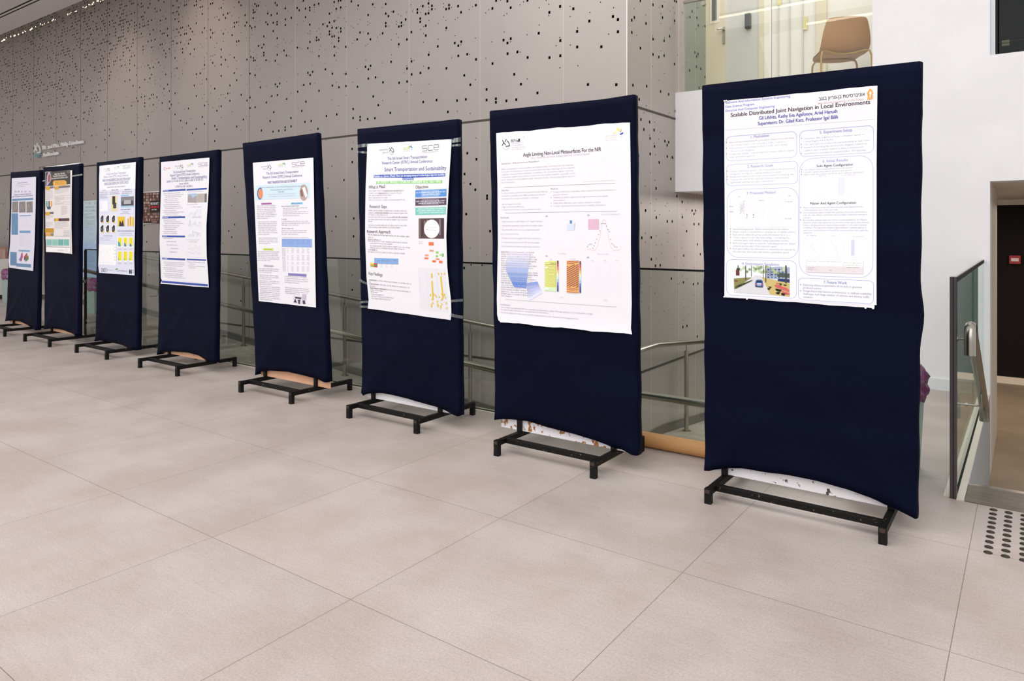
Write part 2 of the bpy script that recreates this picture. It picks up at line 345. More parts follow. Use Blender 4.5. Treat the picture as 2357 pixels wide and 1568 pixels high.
B_b = L('137 97 137 130 193 64 251 35 286 60 286 94 222 143 251 136 166 190 166 223 431 93 461 52 461 86 554 63 584 126 736 53 223 263 223 364 76 329 433 286 346 475 520 440 586 427 556 468 253 561 556 572 647 555 77 628 738 608 253 698 434 700 168 746 78 762 617 772 679 868 333 1025 197 1045 543 1030 633 1017 449 1146 943 6 1058 12 1264 4 905 86 1092 79 1488 127 1598 66 1379 340 1093 396 1019 411 1059 440 1600 415 1161 532 1060 550 1265 589 1489 590 1600 571 906 651 1128 761 1197 862 845 916 1366 952 845 1024 941 1011 941 1047 1048 1033 1149 1020 1733 90 1897 216 2139 169 2190 200 1772 322 2190 325 1773 481 2020 479 1883 866 2173 867')
B_s = L('71 51 88 114 170 64 170 128 255 5 255 73 255 107 319 92 406 37 406 71 486 74 671 98 701 68 406 175 256 209 428 211 349 241 524 201 550 182 199 273 170 302 199 342 429 315 524 364 733 390 349 401 200 432 582 457 257 534 672 556 488 592 73 601 102 619 200 679 734 817 74 867 258 860 173 952 547 1140 868 100 837 132 1053 139 1023 158 1188 50 1223 18 990 2 1383 79 1482 45 1456 4 1482 160 1384 257 1024 329 1259 356 901 428 1089 428 1595 384 1557 468 1190 533 838 598 1596 694 1261 809 1700 65 1701 170 1903 128 2145 78 2011 23 1778 287 2095 349 1702 461 1780 673')
D_b = L('228 8 157 210 126 243 381 57 495 77 297 283 495 212 642 10 662 20 641 250 127 390 228 579 580 437 381 470 515 490 381 655 452 686 515 669 639 770 140 1025 305 1037 472 1101 569 1135 214 1195')
D2_b = L('743 158 744 812 850 137 826 206 909 214 925 306 1008 316 884 631 922 649 905 681 903 802 955 826 820 847 1005 928 936 1057'); D2_s = L('728 152 742 550 740 1055 788 215 806 200 875 158 908 60 910 95 925 92 975 325 990 312 890 352 906 350 887 545 820 590 783 752 921 682 1004 684 970 840')
D_s = L('519 28 454 92 477 73 584 136 624 93 639 155 153 103 294 180 477 163 477 285 584 342 638 285 185 424 378 432 401 472 518 455 477 614 676 664 378 799 518 886 454 967 300 1272')
C_b = L('369 62 59 137 138 160 86 227 178 232 141 308 275 334 309 342 295 371 181 380 143 448 37 465 297 471 342 479 224 525 387 551 329 673 196 759 383 830 432 882 521 959 552 960 538 990 433 1018 101 958 198 1022 297 1057 342 1057 538 1081 580 1081 472 1144 67 1205 152 1202 567 1264 595 1353 445 1365 153 1399 190 1457 234 1453')
C_s = L('311 78 88 77 184 160 234 252 138 280 219 316 178 352 381 350 190 457 354 487 144 617 182 684 98 740 388 739 195 857 297 896 282 918 147 895 62 891 185 960 313 963 228 995 483 889 469 951 549 985 430 993 440 1087 591 1087 100 1163 299 1163 198 1188 100 1245 301 1240 246 1266 198 1268 433 1297 246 1344 198 1394 363 1378 444 1455 536 1474')
G_b = L('256 141 351 170 428 185 464 180 346 520 378 512 459 594'); G_s = L('95 137 95 208 127 256 21 180 21 250 21 322 76 373 127 414 198 398 307 184 307 250 342 122 375 144 430 270 430 330 351 303 351 367 388 358 388 422 480 434 264 499 351 468 346 718')
M_b = L('655 838 705 871 640 952 672 1006 699 1038 763 1071 763 1086 649 1171 780 1264 638 1466 25 815 26 887 34 1195 33 1293'); M_s = L('703 755 671 1357 759 1394 671 620 638 1000')
holes(A_b, 560, 0, 4.7525, BIG); holes(A_s, 560, 0, 4.7525, SML); holes(B_b, 930, 0, 4.4472, BIG); holes(B_s, 930, 0, 4.4472, SML)
holes(D_b, 1430, 0, 5.226, BIG, 'X'); holes(D_s, 1430, 0, 5.226, SML, 'X'); holes(D2_b, 1430, 0, 5.226, BIG, 'X'); holes(D2_s, 1430, 0, 5.226, SML, 'X'); holes(C_b, 1460, 240, 3.918, BIG, 'X'); holes(C_s, 1460, 240, 3.918, SML, 'X')
holes(G_b, 1470, 600, 3.406, BIG, 'X'); holes(G_s, 1470, 600, 3.406, SML, 'X'); holes(M_b, 800, 0, 2.376, BIG); holes(M_s, 800, 0, 2.376, SML)
# the far part of the wall: dense under the ceiling, sparse lower down
rnd = random.Random(11); xe = atY(560, 100, WY).x
def rhole(x, z, h): wall.quad([(x - h, WY - 0.0014, z - h * 1.12), (x + h, WY - 0.0014, z - h * 1.12), (x + h, WY - 0.0014, z + h * 1.12), (x - h, WY - 0.0014, z + h * 1.12)], HOLE)
gx = -20.9
while gx < xe - 0.04:
    gz = 2.66
    while gz < 5.9:
        t = (gz - 2.6) / 2.6; fx = min(1.0, (xe - gx) / 4.0); cl = 0.5 + 0.5 * math.sin(gx * 2.1 + gz * 1.3) * math.sin(gz * 3.7 - gx)
        p = (0.014 + 0.15 * t ** 1.3 + 0.10 * fx * t) * (0.6 + 0.8 * cl)
        if rnd.random() < p: rhole(gx, gz, BIG * 1.0)
        elif rnd.random() < p * 1.1: rhole(gx, gz, SML * 1.3)
        gz += 0.055
    gx += 0.055
gx = -20.8
while gx < -3.1:
    gz = 0.35 if gx > -12 else 0.2
    while gz < 2.45:
        if not (DX0 - 0.05 < gx < DX1 + 0.05) and not (gx > -5.3 and gz > 1.1):
            if rnd.random() < 0.022: rhole(gx, gz, BIG * 0.9)
            elif rnd.random() < 0.03: rhole(gx, gz, SML * 1.5)
        gz += 0.09
    gx += 0.075
# above the part measured from the photo the same pattern goes on
gx = xe
while gx < WX - 0.05:
    dep = WY / (c_ + s_ * (gx * c_ / WY + s_) / (c_ - s_ * gx / WY)); gz = HC + HY / F * dep + 0.06
    while gz < 6.9:
        if rnd.random() < 0.035: rhole(gx, gz, BIG)
        elif rnd.random() < 0.04: rhole(gx, gz, SML)
        gz += 0.055
    gx += 0.055
# light bleeding through the topmost row of holes from the strip lamp behind
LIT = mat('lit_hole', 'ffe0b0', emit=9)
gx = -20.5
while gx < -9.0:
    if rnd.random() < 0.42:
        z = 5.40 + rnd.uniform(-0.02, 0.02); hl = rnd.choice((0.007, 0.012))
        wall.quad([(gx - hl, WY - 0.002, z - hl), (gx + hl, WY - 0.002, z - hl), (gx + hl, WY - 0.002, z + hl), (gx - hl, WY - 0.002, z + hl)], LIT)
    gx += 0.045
struct(wall.build('wall_back', loc=(0, 0, 0)))
# skirting strip along the ramp
k = MB(); sk = mat('skirting_grey', '6c6a66', rough=0.5, metal=0.3)
k.quad([(-21, WY - 0.012, 0), (RX0, WY - 0.012, 0), (RX0, WY - 0.012, 0.09), (-21, WY - 0.012, 0.09)], sk)
k.quad([(RX0, WY - 0.012, 0), (-3, WY - 0.012, zz), (-3, WY - 0.012, zz + 0.09), (RX0, WY - 0.012, 0.09)], sk)
k.quad([(WX + 0.012, WY, zz), (WX + 0.012, 6.7, zz), (WX + 0.012, 6.7, zz + 0.09), (WX + 0.012, WY, zz + 0.09)], sk)
k.quad([(WX + 0.012, 6.7, zz), (WX + 0.012, 11.3, zz - .46), (WX + 0.012, 11.3, zz - .37), (WX + 0.012, 6.7, zz + 0.09)], sk)
struct(k.build('baseboard_back'))
# auditorium doorway
k = MB(); dw = mat('door_white', 'd9dad6', rough=0.4); dk = mat('slot_dark', '3a3431', rough=0.8)
k.box((DX0, WY + 0.02, 0), (DX0 + 0.09, WY + 0.5, DZ), PM); k.box((DX1 - 0.03, WY + 0.02, 0), (DX1, WY + 0.5, DZ), PM)
k.box((DX0 + 0.09, WY + 0.3, DZ - 0.1), (DX1 - 0.03, WY + 0.34, DZ), dw)
k.box((DX0 + 0.2, WY + 0.29, DZ - 0.03), (DX0 + 0.55, WY + 0.3, DZ), dk); k.box((DX1 - 0.38, WY + 0.29, DZ - 0.03), (DX1 - 0.05, WY + 0.3, DZ), dk)
for i in range(2):
    a = DX0 + 0.1 + i * 0.85; k.box((a, WY + 0.32, 0.005), (a + 0.83, WY + 0.36, DZ - 0.11), dw); k.box((a + (0.73 if i == 0 else 0.06), WY + 0.28, 0.9), (a + (0.76 if i == 0 else 0.09), WY + 0.32, 1.3), mat('brushed_steel', 'a9a49c', rough=0.28, metal=1))
struct(k.build('door_1'))
struct(bx('wall_left', (-22.1, -9, 0), (-22.0, 6.0, 5.2), white_wall))
# ---------------------------------------------------------------- ceiling
k = MB(); cm = mat('ceiling_grey_white', 'e2dfde', rough=0.8)
k.box((-24, 2.6, 5.2), (-6.5, 4.90, 5.34), cm); k.box((-24, 4.94, 5.2), (-6.5, 4.975, 5.34), cm); k.box((-24, 5.01, 5.2), (-6.5, 5.43, 5.34), cm)
k.box((-24, 4.895, 5.206), (-6.5, 5.015, 5.40), mat('slot_black', '1a1817', rough=0.9)); k.box((-24, 5.40, 5.34), (-6.5, 5.43, 6.4), cm)  # near-flush black filling stands in for the shade inside the ceiling grooves
struct(k.build('ceiling'))
# ---------------------------------------------------------------- white wall, slab band, openings
BZ0, BZ1, PX0, PX1 = 1.75, 2.78, -1.13, -0.262
k = MB()
k.box((WX, 7.0, BZ0), (PX0, 7.25, BZ1), white_wall)                 # band over the ramp
k.box((PX0, 7.0, -1.4), (PX1, 7.25, 7.2), white_wall)               # pier
k.box((PX1, 7.0, BZ0), (3.2, 7.25, BZ1), white_wall)                # band over the stair
k.box((PX1, 7.0, 3.9), (3.2, 7.25, 7.2), white_wall)
struct(k.build('wall_right'))
k = MB(); soff = mat('soffit_paint', 'cfc9c2', rough=0.7)
k.box((WX, 7.25, BZ0), (PX0, 11.4, BZ0 + 0.05), soff); k.box((PX1 - 0.9, 7.25, BZ0), (3.2, 11.4, BZ0 + 0.05), mat('stair_soffit', 'e0d8cc', rough=0.7))
k.box((WX, 7.25, 2.42), (3.2, 11.5, 2.52), mat('gallery_floor', 'cfc8bd', rough=0.35))
struct(k.build('ceiling_lower'))
k = MB(); cream = mat('cream_paint', 'ded4c9', rough=0.55)
n = 10
pts = [(PX1, 7.25), (PX1, 8.55)] + [(PX1 - 0.15 + 0.15 * math.cos(math.pi / 2 * i / n), 8.55 + 0.15 * math.sin(math.pi / 2 * i / n)) for i in range(1, n + 1)] + [(PX0, 8.70)]
for (a, b), (c, d) in zip(pts[:-1], pts[1:]): k.add([(a, b, -1.4), (c, d, -1.4), (c, d, BZ0), (a, b, BZ0)], [(0, 1, 2, 3)], cream, True)
struct(k.build('wall_passage'))
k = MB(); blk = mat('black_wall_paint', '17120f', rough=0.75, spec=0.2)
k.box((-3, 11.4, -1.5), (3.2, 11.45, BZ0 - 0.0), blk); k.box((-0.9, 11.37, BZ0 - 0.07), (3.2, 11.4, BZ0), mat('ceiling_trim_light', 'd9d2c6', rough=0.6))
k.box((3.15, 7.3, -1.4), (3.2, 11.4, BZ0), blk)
struct(k.build('wall_far'))
struct(bx('baseboard_far', (-0.9, 11.36, LOW), (3.2, 11.4, LOW + 0.085), mat('skirting_cream', 'ebdcc8', rough=0.5)))
k = MB(); k.box((PX1 - 0.9, 5.6, LOW - 0.1), (3.2, 11.4, LOW), mat('lower_floor_tile', '9c8870', rough=0.6, hex2='907d68', scale=2, bump=0.03))
struct(k.build('floor_lower', loc=(0, 0, 0)))
struct(bx('baseboard_right', (-1.12, 6.985, 0.0), (-0.36, 7.0, 0.095), mat('skirting_white', 'dfe1e4', rough=0.4)))
# stair, with its steel nosing
k = MB(); stc = mat('stair_stone', 'a1988e', rough=0.6)
for i in range(4): k.box((SX0, SY0 + 0.3 * i, LOW - 0.1), (2.6, SY0 + 0.3 * (i + 1) + 0.001, -0.165 * (i + 1) + 0.001 * i), stc)
struct(k.build('floor_stair'))
k = MB(); k.box((SX0 + 0.0, RY0 - 0.045, 0.0005), (2.6, 4.475, 0.003), mat('nosing_plate', '8a817b', rough=0.38, metal=0.85, hex2='756c66', scale=9, stretch=(0.6, 9, 1)))
k.box((SX0 + 0.03, 4.475, 0.0005), (2.6, 4.515, 0.004), mat('nosing_edge', 'a9a29c', rough=0.25, metal=0.9))
struct(k.build('trim_1'))
k = MB(); k.box((SX0 - 0.012, SY0, -1.2), (SX0, 7.0, -0.0), mat('stair_side_steel', 'bcc4ca', rough=0.4, metal=0.1, hex2='a9b1b9', scale=14, stretch=(1, 6, 0.2)))
struct(k.build('wall_stair_side'))
k = MB(); bm_ = mat('beige_stone_strip', 'd8cec2', rough=0.45)
k.box((-0.355, 4.21, 0.0), (-0.325, 7.0, 0.006), bm_); k.box((-0.297, 4.19, 0.0), (-0.264, 7.0, 0.006), bm_); k.box((-0.325, 4.24, 0.0005), (-0.297, 7.0, 0.002), mat('slot_black', '1a1817'))
struct(k.build('trim_2'))
k = MB(); k.box((RX0 + 2.03, 4.16, 0.0), (RX1, 4.185, 0.004), bm_); k.box((RX0 + 2.03, 4.22, 0.0), (RX1, 4.235, 0.004), bm_); k.box((RX0 + 2.03, 4.185, 0.0005), (RX1, 4.22, 0.002), mat('slot_black', '1a1817'))
struct(k.build('trim_3'))
# ---------------------------------------------------------------- upper gallery
k = MB(); gw = mat('gallery_wall', 'e4e2dc', rough=0.55); bei = mat('gallery_beige', 'd8ceb8', rough=0.5); gg = mat('gallery_grey', 'c9c8c6', rough=0.5)
k.box((WX, 7.92, 2.52), (3.2, 8.0, 7.0), gw)
def gx_(u): return atY(u, 100, 7.9).x
k.box((gx_(1671), 7.90, 2.52), (gx_(1747), 7.92, 5.5), gg); k.box((gx_(1747), 7.89, 2.52), (gx_(1757), 7.92, 5.5), bei)
k.box((WX, 7.905, 2.9), (gx_(1757), 7.915, 2.915), bei); k.box((WX, 7.905, 2.955), (gx_(1757), 7.915, 2.97), bei)
for u in (1790, 1816, 1846, 1879): k.box((gx_(u), 7.90, 2.52), (gx_(u) + 0.012, 7.92, 5.5), gg)
k.box((gx_(1879), 7.89, 2.52), (gx_(1903), 7.92, 5.5), bei)
struct(k.build('wall_gallery'))
k = MB(); k.box((WX + 0.0, 7.86, 2.52), (gx_(1671), 7.9, 4.7), bei)
a = atY(1646, 20, 7.86); k.box((a.x - 0.035, 7.853, 3.72), (a.x + 0.02, 7.86, 4.5), mat('door_glass_dark', '5d6460', rough=0.2)); k.box((a.x - 0.06, 7.856, 3.69), (a.x + 0.05, 7.862, 4.53), mat('door_frame_light', 'e2dccb', rough=0.5))
dobj = struct(k.build('door_2'))
a = atY(1666, 68, 7.85); k = MB(); ss = mat('brushed_steel', 'a9a49c', rough=0.28, metal=1)
k.tube([(a.x, 7.86, a.z), (a.x, 7.80, a.z), (a.x - 0.06, 7.80, a.z)], 0.011, ss); k.box((a.x - 0.013, 7.845, a.z - 0.16), (a.x + 0.013, 7.86, a.z + 0.03), ss)
k.build('door_handle', dobj)
a = atY(1722, 66, 7.88)
dv = bx('wall_device', (a.x - 0.028, 7.845, a.z), (a.x + 0.03, 7.899, a.z + 0.165), mat('black_plastic', '2b2c30', rough=0.4), bevel=0.006)
tag(dv, 'slim black wall device seen through the upper glass, beside the beige door', 'wall device')
for u, v0, v1 in ((1793, -14, 12), (1853, 38, 68)):
    p = atY(u, v1, 7.89); q = atY(u, v0, 7.89); o = bx('wall_sign', (p.x - 0.02, 7.893, p.z), (p.x + 0.02, 7.899, q.z), mat('pale_yellow_sign', 'ded49a', rough=0.5))
    tag(o, 'small pale yellow sign on the gallery wall, ' + ('cut by the top of the photo' if u == 1793 else 'left of the brown chair'), 'sign', 'yellow gallery signs')
k = MB(); UG = glassmat('upper_glass', (0.96, 0.97, 0.95), 0.9)
xj = atY(1775, 100, 7.03).x; x0 = atY(1574, 100, 7.03).x
k.box((x0, 7.02, BZ1), (xj - 0.006, 7.032, 6.9), UG); k.box((xj + 0.006, 7.02, BZ1), (PX0, 7.032, 6.9), UG)
fr = mat('glazing_frame', 'c3bdb6', rough=0.35, metal=0.6)
w1 = struct(k.build('window_1'))
k = MB(); k.box((x0 - 0.004, 7.015, BZ1), (x0 + 0.004, 7.037, 6.9), fr); k.box((xj - 0.006, 7.015, BZ1), (xj + 0.006, 7.037, 6.9), fr)
z1 = atY(1590, 3, 7.03).z; k.box((x0, 7.01, z1 - 0.012), (x0 + 0.23, 7.045, z1 + 0.012), ss)
p = atY(1618, 8, 7.01); k.tube([(p.x, 7.0, p.z), (p.x, 7.05, p.z)], 0.022, ss)
k.build('window_frame', w1)
k = MB(); k.box((x0 + 0.004, 7.05, BZ1), (x0 + 0.225, 7.06, z1 - 0.012), glassmat('green_glass', (0.84, 0.92, 0.89), 1.0)); k.build('glass_leaf', w1)
# dark upper window at the right
k = MB(); DG = glassmat('dark_glass', (0.75, 0.78, 0.77), 0.35)
k.box((PX1 + 0.06, 7.06, BZ1), (3.2, 7.07, 3.9), DG); w2 = struct(k.build('window_2'))
k = MB(); k.box((PX1, 7.03, BZ1), (PX1 + 0.035, 7.12, 3.9), mat('frame_pale_grey', 'b9c0c4', rough=0.4, metal=0.3)); k.box((PX1 + 0.035, 7.03, BZ1), (PX1 + 0.05, 7.1, 3.9), mat('slot_black', '1a1817')); k.build('window_frame', w2)
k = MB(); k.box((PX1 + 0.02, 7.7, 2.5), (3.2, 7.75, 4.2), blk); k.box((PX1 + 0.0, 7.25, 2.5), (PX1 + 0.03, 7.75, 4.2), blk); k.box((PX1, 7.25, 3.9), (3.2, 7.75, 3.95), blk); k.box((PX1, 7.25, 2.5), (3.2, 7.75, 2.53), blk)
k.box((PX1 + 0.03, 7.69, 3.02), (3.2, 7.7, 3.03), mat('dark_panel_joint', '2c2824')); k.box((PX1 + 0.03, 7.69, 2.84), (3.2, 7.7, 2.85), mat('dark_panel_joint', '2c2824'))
struct(k.build('wall_upper_room'))
p = atY(2306, 106.5, 7.68); q = atY(2323.5, 91, 7.68)
k = MB(); k.box((p.x, 7.68, p.z), (q.x, 7.69, q.z), mat('switch_plate', 'cbbd9e', rough=0.5)); k.box((p.x, 7.678, (p.z + q.z) / 2 - 0.004), (q.x, 7.68, (p.z + q.z) / 2 + 0.004), mat('switch_gap', '8a7660'))
tag(k.build('wall_switch'), 'small beige switch plate on the black wall behind the upper right window', 'switch')
# fire alarm on the black wall
p = atY(2336, 598, 11.37); k = MB(); k.box((p.x - 0.062, 11.34, p.z - 0.055), (p.x + 0.062, 11.4, p.z + 0.055), mat('alarm_red', 'a83038', rough=0.4)); fa = k.build('fire_alarm_box', bevel=0.006)
tag(fa, 'red fire alarm call box on the black wall at the far right', 'fire alarm'); bx('alarm_plate', (p.x - 0.04, 11.335, p.z - 0.02), (p.x + 0.04, 11.341, p.z + 0.022), mat('alarm_white', 'e8d8d8', rough=0.4), fa)
# ---------------------------------------------------------------- hall lamps, also seen mirrored in the upper glass
for i, (x0_, x1_, z_) in enumerate(((-4.3, -2.55, 5.0), (-2.93, -1.7, 4.70))):
    yl_ = 2.06 - 0.2 * i
    t = thing('linear_lamp', ((x0_ + x1_) / 2, yl_, z_), ('longer' if i == 0 else 'shorter') + ' slim linear lamp over the hall, mirrored in the upper glass ' + ('above the door' if i == 0 else 'above the brown chair'), 'lamp', 'linear lamps over the hall')
    bx('diffuser', (x0_, yl_ - 0.03, z_ - 0.012), (x1_, yl_ + 0.03, z_ + 0.012), mat('lamp_glow', 'fff2e0', emit=14), t)
    bx('housing', (x0_, yl_ - 0.03, z_ + 0.0125), (x1_, yl_ + 0.03, z_ + 0.05), mat('lamp_housing', 'd0d0d0', rough=0.5), t)
    for xx in (x0_ + 0.2, x1_ - 0.2): bx('suspension_wire', (xx - 0.002, yl_ - 0.002, z_ + 0.05), (xx + 0.002, yl_ + 0.002, 7.0), mat('wire_grey', '888888'), t)
# ---------------------------------------------------------------- display boards
cloth = mat('navy_cloth', '0c1023', rough=0.6, hex2='0a0d1e', scale=2.5, bump=0.12, bscale=14, spec=0.07, stretch=(0.25, 1, 2.2))
cloth.node_tree.nodes['Principled BSDF'].inputs['Specular Tint'].default_value = (0.45, 0.5, 1.0, 1)
blackm = mat('black_steel_chipped', '0b0a0a', rough=0.55, spec=0.25, hex2='6a5a50', scale=55, lo=0.66, hi=0.71)
pan_white = mat('panel_white_chipped', 'eeecf0', rough=0.5, hex2='4a4140', scale=30, lo=0.62, hi=0.65)
pan_brown = mat('panel_white_flaking', 'efedf2', rough=0.5, hex2='a8703e', scale=26, lo=0.56, hi=0.60)
pan_clean = mat('panel_white', 'f0eff2', rough=0.5, hex2='8d8078', scale=30, lo=0.72, hi=0.76)
pan_wood = mat('panel_wood', 'e2b394', rough=0.6, hex2='d9a583', scale=5, stretch=(1, 1, 5))
BD = {
 1: dict(c=[(1614, 202), (2122, 145), (1622, 1080), (2112, 1188)], foot=(-1.284, -0.511, 3.42), zb=0.074, pan=pan_white,
         hem=[(1624, 1081), (1633, 1082), (1646, 1079), (1682, 1078), (1714, 1079), (1760, 1087), (1811, 1093), (1875, 1106), (1944, 1125), (2001, 1144), (2047, 1164), (2081, 1178), (2108, 1192)],
         label='tall navy cloth display board nearest the stair, holding the poster on joint navigation'),
 2: dict(c=[(1125, 259), (1460, 222), (1140, 965), (1470, 1043)], foot=(-2.579, -1.92, 3.40), zb=0.092, pan=pan_brown,
         hem=[(1141, 965), (1162, 964), (1189, 967), (1217, 970), (1233, 975), (1265, 985), (1313, 997), (1362, 1011), (1394, 1022), (1415, 1031), (1439, 1035), (1452, 1045), (1465, 1047)],
         label='navy display board with flaking white and brown panel edge, holding the metasurfaces poster'),
 3: dict(c=[(821, 301), (1053, 277), (834, 903), (1059, 956)], foot=(-3.957, -3.293, 3.457), zb=0.092, pan=pan_clean,
         hem=[(834, 903), (839, 910), (852, 905), (880, 905), (906, 910), (935, 917), (965, 926), (998, 935), (1022, 943), (1044, 952), (1057, 957)],
         label='navy cloth display board with clear tape at both sides of its poster'),
 4: dict(c=[(557, 333), (729, 308), (590, 860), (755, 879)], foot=(-5.312, -4.642, 3.474), zb=0.092, pan=pan_wood,
         hem=[(590, 863), (601, 855), (625, 853), (662, 856), (698, 864), (722, 870), (750, 879)],
         label='leaning navy display board showing bare wood below, its poster with pale blue title band'),
 5: dict(c=[(366, 363), (500, 347), (364, 815), (496, 834)], foot=(-7.06, -6.371, 3.51), zb=0.092, pan=pan_wood,
         hem=[(365, 817), (374, 811), (397, 809), (433, 812), (456, 818), (476, 829), (494, 835)],
         label='navy cloth display board holding the poster with thin blue section bars and graphs'),
 6: dict(c=[(222, 376), (321, 364), (221, 785), (316, 805)], foot=(-8.49, -7.79, 3.53), zb=0.092, pan=pan_clean,
         hem=[(222, 785), (234, 784), (255, 788), (280, 794), (298, 802), (314, 806)],
         label='navy cloth display board holding the poster with yellow pictures and a truck'),
 7: dict(c=[(99, 388), (183, 378), (103, 756), (180, 774)], foot=(-9.86, -9.16, 3.52), zb=0.092, pan=pan_wood,
         hem=[(104, 758), (122, 756), (143, 759), (163, 766), (177, 774)],
         label='navy cloth display board under the auditorium lettering, holding the dark-topped poster'),
 8: dict(c=[(24, 399), (92, 393), (15, 738), (86, 759)], foot=(-11.08, -10.516, 3.53), zb=0.092, pan=pan_wood,
         hem=[(16, 739), (28, 738), (46, 740), (61, 747), (76, 755), (85, 760)],
         label='farthest navy cloth display board, at the left edge of the photo'),
}
TH = 0.045
for n_, d in BD.items():
    yf = d['yf'] = d['foot'][2] + (0.212 if n_ < 5 else 0.2735); P4 = [atY(u, v, yf) for u, v in d['c']]
    xl, xr, yft = d['foot']; zb = d['zb']; yrr = yft + 0.585
    root = thing('display_board', ((xl + xr) / 2, (yft + yrr) / 2, 0), d['label'], 'display board', 'navy display boards in a row')
    hem = [atY(u, v, yf) for u, v in d['hem']]; hx = [(p.x - P4[2].x) / (P4[3].x - P4[2].x) for p in hem]
    def hz(a):
        if a <= hx[0]: return hem[0].z
        for i in range(len(hx) - 1):
            if a <= hx[i + 1]:
                t = (a - hx[i]) / max(hx[i + 1] - hx[i], 1e-6); t = t * t * (3 - 2 * t) * 0.5 + t * 0.5
                return hem[i].z * (1 - t) + hem[i + 1].z * t
        return hem[-1].z
    r_ = random.Random(n_); NX, NZ = 30, 54; k = MB()
    ph = [r_.uniform(0, 6) for _ in range(6)]
    loop = []   # (a, yoffset, dx) going back-left -> front -> back-right -> back
    R = 0.012
    loop += [(0, TH, 0), (0, TH * 0.55, -0.002), (0, R, 0), (0, R * 0.3, 0.0035)]
    loop += [(i / NX, 0, 0.008 if i == 0 else (-0.008 if i == NX else 0)) for i in range(NX + 1)]
    loop += [(1, R * 0.3, -0.0035), (1, R, 0), (1, TH * 0.55, 0.002), (1, TH, 0)]
    loop += [(a, TH, 0) for a in (0.8, 0.6, 0.4, 0.2)]
    N = len(loop); vs = []
    rows = [(-1, 0.0)] + [(0, j / NZ) for j in range(NZ + 1)]
    for cap, b in rows:
        for (a, yo, dx) in loop:
            tl, tr, bl, br = P4
            xx = (tl.x * (1 - b) + bl.x * b) * (1 - a) + (tr.x * (1 - b) + br.x * b) * a + dx
            zt = tl.z * (1 - a) + tr.z * a + 0.002 * math.sin(a * 9 + ph[0]) + (0.008 * max(0, 1 - min(a, 1 - a) / 0.03))
            z = zt + (hz(a) - zt) * b
            y = yf + yo
            edge = math.exp(-min(a, 1 - a) / 0.12)
            if yo < TH * 0.9:
                low = max(0.0, (b - 0.72) / 0.28)
                y += -0.010 * low ** 2 * edge + 0.005 * low * math.sin(a * 15 + ph[1] + b * 6) * math.exp(-min(abs(a - 0.12), abs(a - 0.86)) / 0.14)
                # slanting pulls that run from the lower corners towards the posts
                for ca, sg, q in ((0.97, -1, ph[2]), (0.03, 1, ph[3])):
                    dd = (a - ca) * sg * 0.9 - (1 - b) * 1.9
                    y -= 0.013 * low * math.exp(-(dd / 0.06) ** 2)
                y += 0.0012 * math.sin(b * 31 + ph[4]) * math.sin(a * 5 + ph[5])
                if n_ == 1: y -= 0.004 * math.exp(-((b - 0.52) / 0.012) ** 2)
            if yo == 0: y = min(y, yf + 0.002)
            if a in (0, 1) and 0.1 < b < 0.97: xx += (1 if a else -1) * (0.002 * math.sin(b * 40 + ph[2]) + (0.012 * math.exp(-((b - 0.56) / 0.05) ** 2) if (n_ == 1 and a == 1) else 0))
            if cap: z += 0.005; y = yf + TH / 2 + (y - yf - TH / 2) * 0.55; xx += 0.008 * (1 if a < 0.5 else -1) * (1 if a in (0, 1) else 0)
            vs.append((xx, y, z))
    fs = []
    for j in range(len(rows) - 1):
        for i in range(N): fs.append((j * N + i, (j + 1) * N + i, (j + 1) * N + (i + 1) % N, j * N + (i + 1) % N))
    k.add(vs, fs, cloth, True); k.add(vs[:N], [tuple(range(N))], cloth, False)
    cov = k.build('cloth_cover', root); so = cov.modifiers.new('thick', 'SOLIDIFY'); so.thickness = 0.0015; so.offset = -1
    # the panel inside, its lower edge showing under the hem
    k = MB(); bl, br, tl, tr = P4[2], P4[3], P4[0], P4[1]; pz = zb + 0.002
    y0, y1 = yf + 0.030, yf + 0.041
    q = [(bl.x + 0.025, pz), (br.x - 0.012, pz), (tr.x - 0.012, tr.z - 0.02), (tl.x + 0.012, tl.z - 0.02)]
    k.add([(a, y0, z) for a, z in q] + [(a, y1, z) for a, z in q], [(0, 1, 2, 3), (7, 6, 5, 4), (0, 4, 5, 1), (1, 5, 6, 2), (2, 6, 7, 3), (3, 7, 4, 0)], d['pan'])
    k.build('panel', root, bevel=0.002)
    hw = 0.0155; T = 0.031
    for sx in (xl, xr):
        bx('side_bar', (sx - hw, yft + hw, zb - T), (sx + hw, yrr - hw, zb), blackm, root, 0.002)
        for yy in (yft, yrr):
            k = MB(); k.box((sx - hw - .001, yy - hw, 0), (sx + hw + .001, yy + hw, zb + .001), blackm)
            if yy == yft: k.box((sx - hw + 0.004, yy - hw - 0.001, zb - 0.022), (sx + hw - 0.004, yy - hw, zb - 0.004), mat('tube_end_dark', '3a2a1e', rough=0.7))
            k.build('foot', root, 0.0025)
        bx('post', (sx - hw, yf + 0.009, zb + 0.001), (sx + hw, yf + 0.0295, 1.0 if n_ == 4 else 1.9), blackm, root, 0.002)
    bx('cross_bar', (xl + hw, yft + 0.065, zb - T), (xr - hw, yft + 0.065 + T, zb - 0.001), blackm, root, 0.002)
